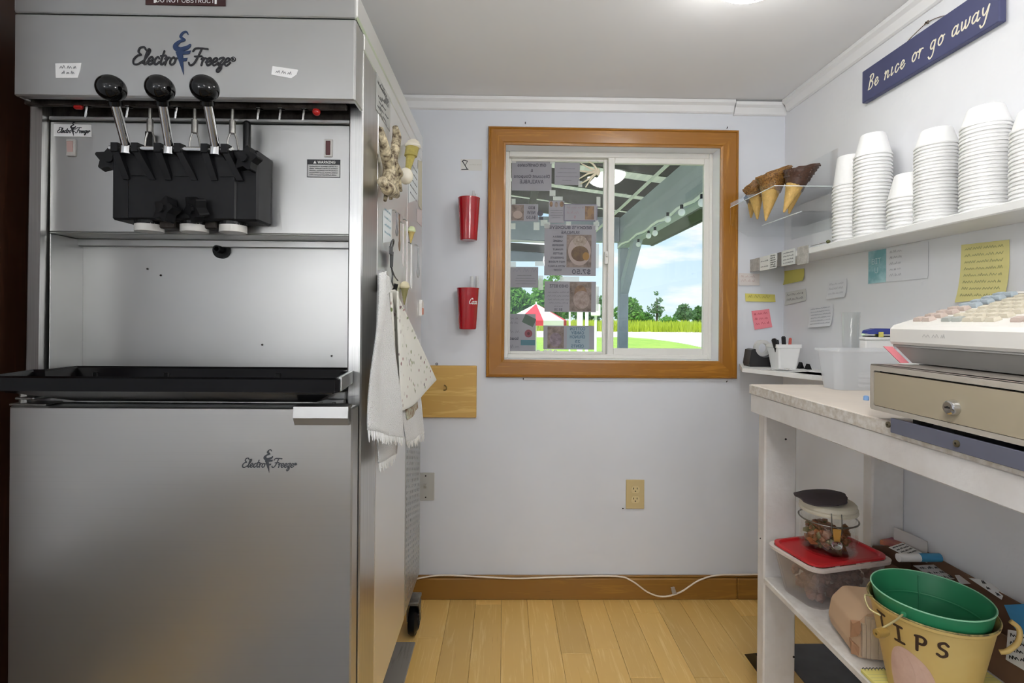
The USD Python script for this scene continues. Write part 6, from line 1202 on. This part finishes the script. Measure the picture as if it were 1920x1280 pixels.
# swing-top jar
jx, jy, jz = .842, 1.311, LZ + .1152; JT = jz + .128; jr = .0655
jr_ = thing('glass_jar', 'clear swing-top jar with a cream lid standing on the red lid', 'jar', (jx, jy, jz)); M_gl = pane('jar_glass', (.985, .985, .975), 1.5)
part(jr_, 'jar_wall', lathe([(0, jz + .0004), (jr - .006, jz + .0004), (jr, jz + .007), (jr, JT - .040), (jr - .003, JT - .030), (jr - .002, JT - .026), (jr - .006, JT - .026), (jr - .007, JT - .032), (jr - .0035, JT - .042), (jr - .0035, jz + .009), (jr - .008, jz + .005), (0, jz + .005)], 48, (jx, jy, 0)), M_gl, smooth=35)
part(jr_, 'jar_lid', lathe([(0, JT - .026), (jr + .0005, JT - .026), (jr + .0015, JT - .022), (jr - .001, JT - .0185), (jr + .0005, JT - .015), (jr - .002, JT - .011), (jr - .002, JT - .006), (jr - .006, JT - .002), (jr - .012, JT), (0, JT)], 48, (jx, jy, 0)), mat('ivory_lid', '#cfc8b4', .35), smooth=35)
zz_ = JT - .046
part(jr_, 'wire_band', tube([(jx + (jr + .0015) * math.cos(v), jy + (jr + .0015) * math.sin(v), zz_) for v in np.linspace(0, math.tau, 40, endpoint=False)], [.002] * 40, 6, closed=True), mat('steel_band', '#8f8c84', .3, 1), smooth=True)
va = math.radians(-108); f0 = np.array([math.cos(va), math.sin(va), 0]); fs = np.array([-math.sin(va), math.cos(va), 0]); B0 = np.array([jx, jy, zz_]) + f0 * (jr + .004)
for s in (-1, 1): part(jr_, 'bail_wire', tube(smoothline([B0 + fs * .011 * s + [0, 0, .034], B0 + fs * .011 * s + f0 * .003 + [0, 0, .012], B0 + fs * .010 * s + f0 * .003 + [0, 0, -.012], B0 + fs * .006 * s + f0 * .002 + [0, 0, -.018]], 5), .0014, 6), MATS['steel_band'], smooth=True)
part(jr_, 'latch_tab', hull([B0 + fs * a + f0 * b + [0, 0, c] for a, c in ((-.009, -.002), (.009, -.002), (.006, -.034), (-.006, -.034)) for b in (.001, .006)]), mat('tan_tab', '#b9883c', .5))
part(jr_, 'glass_knob', ball(B0 + f0 * .006 + [0, 0, -.040], .0115, 2), mat('clear_knob', '#ffffff', .03, trans=1), smooth=True)
chunks = {0: [], 1: [], 2: []}
for k in range(130):
    a_, q_ = rg.uniform(0, math.tau), (jr - .017) * math.sqrt(rg.uniform(0, 1)); s = rg.uniform(.007, .012); m = hull(ball((0, 0, 0), s, 0).vertices * rg.uniform(.5, 1.3, 3) + rg.normal(0, s * .12, (12, 3))); m.apply_transform(trimesh.transformations.random_rotation_matrix(rg.random(3)))
    m.apply_translation((jx + q_ * math.cos(a_), jy + q_ * math.sin(a_), jz + .016 + rg.uniform(0, .050) * (1.05 - .35 * q_ / jr))); chunks[k % 3 if k % 7 else 0].append(m)
for k, (c1, c2, lab) in enumerate((('#7a4c30', '#9a6a48', 'brown candy pieces in the swing-top jar'), ('#5e5a34', '#7d7040', 'olive green candy pieces in the swing-top jar'), ('#a8663c', '#8a4e2c', 'orange brown candy pieces in the swing-top jar'))): single('jar_candy', cat_(chunks[k]), mat('jar_candy_%d' % k, c1, .35, color2=c2, vscale=90), lab, 'candy', 'candy in the jar', 'stuff')
# dark leather round on top of the jar
aa = np.linspace(0, math.tau, 48, endpoint=False); rgn = random.Random(6)
pg = Polygon([((.062 + .003 * math.sin(5 * v + 1) + .002 * math.sin(11 * v)) * math.cos(v), (.055 + .003 * math.sin(4 * v)) * math.sin(v)) for v in aa]); m = prism(pg, .004); m = m.subdivide().subdivide(); v = m.vertices; v[:, 2] += .004 * np.sin(v[:, 0] * 40) + .003 * np.sin(v[:, 1] * 55 + 1); v[:, 2] -= v[:, 2].min(); m.vertices = v
m.apply_translation((jx - .022, jy - .004, JT + .0004)); single('leather_round', m, mat('dark_leather', '#40363a', .7, vary=.2, vscale=50), 'dark brown wavy leather round lying on the jar lid', 'coaster', smooth=30)
# paper-wrapped package of napkins
pa = np.array([.738, 1.060]); pd = np.array([.20, .98]); pd /= np.linalg.norm(pd); pn = np.array([pd[1], -pd[0]]); W_, H_, L_ = .118, .098, .130
M_kraft = mat('kraft_paper', '#c8a888', .75, vary=.06, vscale=8); pk = thing('napkin_package', 'brown paper-wrapped package of napkins, its open end facing out', 'package', (*(pa + pd * .06), LZ))
P3 = lambda u, w, z: np.array([*(pa + pd * u + pn * w), LZ + .0005 + z])
sec = [(a, max(b, 0)) for a, b in list(Polygon([(.006, 0), (W_ - .006, 0), (W_, .010), (W_, H_ - .024), (W_ - .018, H_), (.026, H_), (0, H_ - .030), (-.006, .03), (0, .008)]).buffer(-.016).buffer(.016, quad_segs=4).exterior.coords)[:-1]]
part(pk, 'wrapping', hull([P3(u, w * k_ + (W_ / 2) * (1 - k_), z * k2) for u, k_, k2 in ((.004, .97, .97), (.012, 1, 1), (L_ - .018, 1, 1), (L_ - .004, .9, .93), (L_, .8, .85)) for w, z in sec]), M_kraft, smooth=50)
for k in range(13): part(pk, 'napkin_edge', hull([P3(u, .014 + k * .0075 + e, z) for u in (-.004 - .0014 * (k % 3), .006) for e in (0, .0068) for z in (.006, H_ - .010 - .014 * (k < 1))]), mat('napkin_beige', '#c7b49a', .8, vary=.08, vscale=40))
part(pk, 'torn_flap', hull([P3(u, w, z) for u, w, z in ((-.002, -.004, .072), (.008, -.004, .075), (-.006, .004, .050), (.004, -.006, .040), (-.004, .012, .062), (-.001, .010, .080))]), mat('kraft_torn', '#a67c5c', .8))
part(pk, 'torn_flap', hull([P3(u, w, z) for u, w, z in ((-.002, -.006, .036), (.010, -.006, .038), (-.006, .006, .010), (.004, -.004, .006), (-.004, .008, .026))]), MATS['kraft_torn'])
# legal pads
def pad(name, lab, x0, x1, y0, y1, z, coil=True):
    t = thing(name, lab, 'note pad', ((x0 + x1) / 2, (y0 + y1) / 2, z)); part(t, 'pages', cbox(x0, x1, y0, y1, z + .0003, z + .007, .0008), mat('pad_yellow', '#dcd17c', .75))
    part(t, 'ruled_lines', cat_([box(x0 + .002, x1 - .002, q, q + .0006, z + .0070, z + .0072) for q in np.arange(y0 + .008, y1 - .012, .008)]), mat('pad_rule', '#b9b98a', .7))
    if coil:
        for q in np.arange(x0 + .006, x1 - .004, .0068): part(t, 'coil', tube([(q + .001 * math.sin(v), y1 - .001 + .0042 * math.cos(v), z + .0045 + .0042 * math.sin(v)) for v in np.linspace(-.4, math.tau - .7, 12)], .0008, 5), M_darkmet)
    return t
pad('spiral_pad', 'yellow spiral note pad under the tip buckets at the shelf edge', .722, .885, .80, 1.018, LZ)
pad('legal_pad', 'yellow ruled pad at the right edge of the picture on the lower shelf', .905, .972, .80, 1.02, LZ, False)
# tip buckets
bx_, by_ = .807, .952; BZ = LZ + .0078; gz = onY(1757, 1111, by_)[2]; gr = .0935; yz = gz - .021; yr = .0975
M_ybk = mat('yellow_bucket', '#cbb06e', .5, vary=.08, vscale=9, color2='#c7a55e'); M_gbk = mat('green_bucket', '#2c8459', .42, vary=.06, vscale=10)
yb_ = thing('tip_bucket', 'cream yellow metal bucket hand-lettered TIPS on the lower shelf', 'bucket', (bx_, by_, BZ))
base_r = .064
part(yb_, 'bucket_wall', lathe([(0, BZ), (base_r, BZ), (yr - .004, yz - .010), (yr, yz - .006), (yr + .0006, yz), (yr - .002, yz), (yr - .006, yz - .012), (base_r - .002, BZ + .003), (0, BZ + .003)], 56, (bx_, by_, 0)), M_ybk, smooth=35)
part(yb_, 'worn_rim', tube([(bx_ + yr * math.cos(v), by_ + yr * math.sin(v), yz + .0005) for v in np.linspace(0, math.tau, 56, endpoint=False)], [.0016] * 56, 6, closed=True), mat('chipped_rim', '#bda86c', .6, color2='#33261c', vscale=45), smooth=True)
slope = (yr - .004 - base_r) / (yz - .010 - BZ)
def wrapb(m, deg, z):
    v = m.vertices.copy(); r = base_r + slope * (z + v[:, 1] - BZ) + v[:, 2] + .0003; a = math.radians(deg) + v[:, 0] / .085
    m = m.copy(); m.vertices = np.column_stack([bx_ + r * np.sin(a), by_ - r * np.cos(a), z + v[:, 1]]); return m
lets = []
for ch, dg_, zq, hh_ in (('T', -96, yz - .044, .027), ('I', -74, yz - .052, .029), ('P', -52, yz - .052, .028), ('S', -33, yz - .050, .027)):
    w, ww = script(ch, hh_, .0046, .02, 0, .0006); w = w.subdivide(); w.apply_translation((-ww / 2, 0, 0)); part(yb_, 'lettering', wrapb(w, dg_ + 4, zq), mat('brown_paint', '#3a2416', .6))
pgk = Polygon(smoothline([(-.034, .030), (-.010, .052), (.024, .034), (.042, -.004), (.044, -.05), (.02, -.09), (-.02, -.09), (-.044, -.03)], 6, True)); m = prism(pgk, .0003); m = m.subdivide().subdivide(); part(yb_, 'pink_patch', wrapb(m, -60, yz - .112), mat('pink_patch', '#cda898', .6, color2='#d6b6a4', vscale=30))
e = np.array([bx_ + yr * .72, by_ - yr * .60, yz - .03])
part(yb_, 'handle', tube(smoothline([e + [.022, -.002, .034], e + [.030, -.010, .024], e + [.024, -.014, .004], e + [.010, -.010, -.014], e + [.002, -.004, -.020]], 6), .0042, 8), M_ybk, smooth=True)
part(yb_, 'bail_wire', tube(smoothline([(bx_ - yr * .98, by_ + .02, yz + .004), (bx_ - yr - .014, by_ + .018, yz + .006), (bx_ - yr - .016, by_ + .004, yz - .010), (bx_ - yr - .004, by_ - .01, yz - .016)], 6), .0018, 6), mat('pale_wire', '#c9bb8a', .4, .6), smooth=True)
gb = thing('green_bucket', 'green metal bucket nested inside the yellow tip bucket', 'bucket', (bx_, by_, BZ + .012)); g0 = BZ + .012
part(gb, 'bucket_wall', lathe([(0, g0), (.052, g0), (.0555, g0 + .02), (gr - .012, gz - .05), (gr - .0085, gz - .034), (gr - .006, gz - .025), (gr - .002, gz - .004), (gr - .001, gz), (gr - .0028, gz), (gr - .0045, gz - .006), (gr - .0078, gz - .025), (gr - .0105, gz - .036), (gr - .0105, gz - .038), (gr - .0117, gz - .04), (gr - .0117, gz - .046), (gr - .0138, gz - .05), (.0535, g0 + .02), (.05, g0 + .003), (0, g0 + .003)], 64, (bx_, by_, 0)), M_gbk, smooth=30)
part(gb, 'rolled_rim', tube([(bx_ + (gr - .0015) * math.cos(v), by_ + (gr - .0015) * math.sin(v), gz) for v in np.linspace(0, math.tau, 64, endpoint=False)], [.0014] * 64, 6, closed=True), mat('pale_green_rim', '#8fc9a4', .4), smooth=True)
va = math.radians(62); part(gb, 'seam', hull([(bx_ + r_ * math.cos(va + e), by_ + r_ * math.sin(va + e), z) for e in (-.018, .018) for r_, z in ((gr - .0052, gz - .006), (gr - .0062, gz - .006), (gr - .0146, gz - .05), (gr - .0156, gz - .05), (.058, g0 + .03), (.057, g0 + .03))]), M_gbk)
hp = onY(1694, 1150, by_ - .066); gp = onY(1648, 1181, by_ - .085)
part(gb, 'bail_wire', tube(smoothline([hp, hp * .6 + gp * .4 + [0, -.004, .002], gp], 5), .0017, 8), MATS['pale_wire'], smooth=True)
part(gb, 'wooden_grip', lathe([(.002, -.012), (.007, -.011), (.0085, 0), (.007, .011), (.002, .012), (.002, -.012)], 20).apply_transform(frame(gp + np.array([.004, 0, -.004]), (0, 0, 1), (-.3, 1, 0))), mat('worn_gold_wood', '#9a7a3c', .4), smooth=35)
part(gb, 'bail_ear', cyl(hp, hp + [-.002, -.003, 0], .004, 12), M_gbk)
# long open cardboard box by the wall, with its contents
ob = thing('cardboard_box', 'long open brown cardboard box of papers against the right wall', 'box', (1.04, 1.05, LZ)); M_cb = mat('cardboard', '#7d5c46', .8, vary=.12, vscale=12); b0, b1, e0, e1, bt_ = .985, XR - .003, .70, 1.355, .497
part(ob, 'box_side', cbox(b0, b0 + .004, e0, e1, LZ + .0005, bt_ - .02, .001), M_cb); part(ob, 'box_side', cbox(b1 - .004, b1, e0, e1, LZ + .0005, bt_, .001), M_cb); part(ob, 'box_end', cbox(b0 + .0042, b1 - .0042, e1 - .004, e1, LZ + .0005, bt_ - .006, .001), M_cb); part(ob, 'box_end', cbox(b0 + .0042, b1 - .0042, e0, e0 + .004, LZ + .0005, bt_, .001), M_cb); part(ob, 'box_bottom', cbox(b0 + .0042, b1 - .0042, e0 + .0042, e1 - .0042, LZ + .0005, LZ + .004, .001), M_cb)
def leaf_(name, lab, cat, P, m, lines=0, ink=None, th=.0008, group=None):
    P = [np.array(p, float) for p in P]; t = thing(name, lab, cat, tuple(np.mean(P, 0)), group)
    f_ = lambda u, v, e=0: (P[0] * (1 - u) + P[1] * u) * (1 - v) + (P[3] * (1 - u) + P[2] * u) * v
    part(t, 'sheet', sheet(lambda u, v: f_(u, v), 4, 4, th), m); n_ = np.cross(P[1] - P[0], P[0] - P[3]); n_ /= np.linalg.norm(n_); W, H = np.linalg.norm(P[1] - P[0]), np.linalg.norm(P[3] - P[0])
    for i in range(lines): part(t, 'print_line', put(scribble(W * .8, H / lines * .45, i + int(P[0][1] * 1000), .0003, .0015), frame(f_(.1, (i + .85) / (lines + .3)) + n_ * th, P[1] - P[0], P[0] - P[3])), ink or M_ink)
    return t
Zp = lambda px, py, z: onZ(px, py, z)
leaf_('price_card', 'white printed card lying flat above the blue packet by the post', 'card', [Zp(1666, 1026, .506), Zp(1692, 1017, .506), Zp(1729, 1036, .506), Zp(1700, 1043, .506)], M_card, 4)
leaf_('bright_packet', 'orange and purple packet beside the counter wall post', 'packet', [Zp(1650, 1016, .495), Zp(1672, 1011, .495), Zp(1704, 1018, .495), Zp(1690, 1026, .495)], mat('orange_purple', '#c87a52', .5, color2='#8d4a70', vscale=14), th=.012)
leaf_('leaning_card', 'blank grey white card leaning against the wall in the shelf corner', 'card', [(1.060, 1.37, .535), (1.094, 1.30, .525), (1.094, 1.30, .470), (1.060, 1.37, .470)], mat('grey_white_card', '#c9c4c0', .7))
rl = thing('blue_packet', 'blue and white rolled packet lying across the end of the cardboard box', 'packet', tuple(Zp(1725, 1046, .50))); A_, B_ = Zp(1684, 1045, .512), Zp(1762, 1045, .512); part(rl, 'white_half', cyl(A_, (A_ + B_) / 2, .010, 14), M_paper, smooth=30); part(rl, 'blue_half', cyl((A_ + B_) / 2, B_, .0102, 14), mat('packet_blue', '#3f8fb8', .5), smooth=30)
leaf_('box_paper', 'white printed papers sticking up in the far half of the cardboard box', 'paper', [Zp(1712, 1060, .475), Zp(1752, 1058, .475), Zp(1800, 1083, .47), Zp(1760, 1090, .47)], M_card, 3)
leaf_('box_paper', 'white printed paper sticking out of the middle of the cardboard box', 'paper', [Zp(1816, 1083, .505), Zp(1840, 1086, .505), Zp(1886, 1104, .500), Zp(1878, 1124, .490)], M_card, 3)
leaf_('box_paper', 'torn white paper edge behind the green bucket rim', 'paper', [Zp(1790, 1078, .485), Zp(1812, 1078, .485), Zp(1830, 1094, .48), Zp(1800, 1094, .48)], M_card, 0)
leaf_('blue_folder', 'bright blue folder standing at the right edge behind the buckets', 'folder', [onX(1884, 1134, .985), onX(1960, 1130, .985), onX(1960, 1215, .975), onX(1904, 1178, .975)], mat('folder_blue', '#3a8cc0', .5), 0, th=.003)
leaf_('printed_flyer', 'white printed flyer below the blue folder at the right edge', 'flyer', [onX(1890, 1180, .976), onX(1960, 1190, .976), onX(1960, 1280, .976), onX(1886, 1236, .976)], M_card, 4)
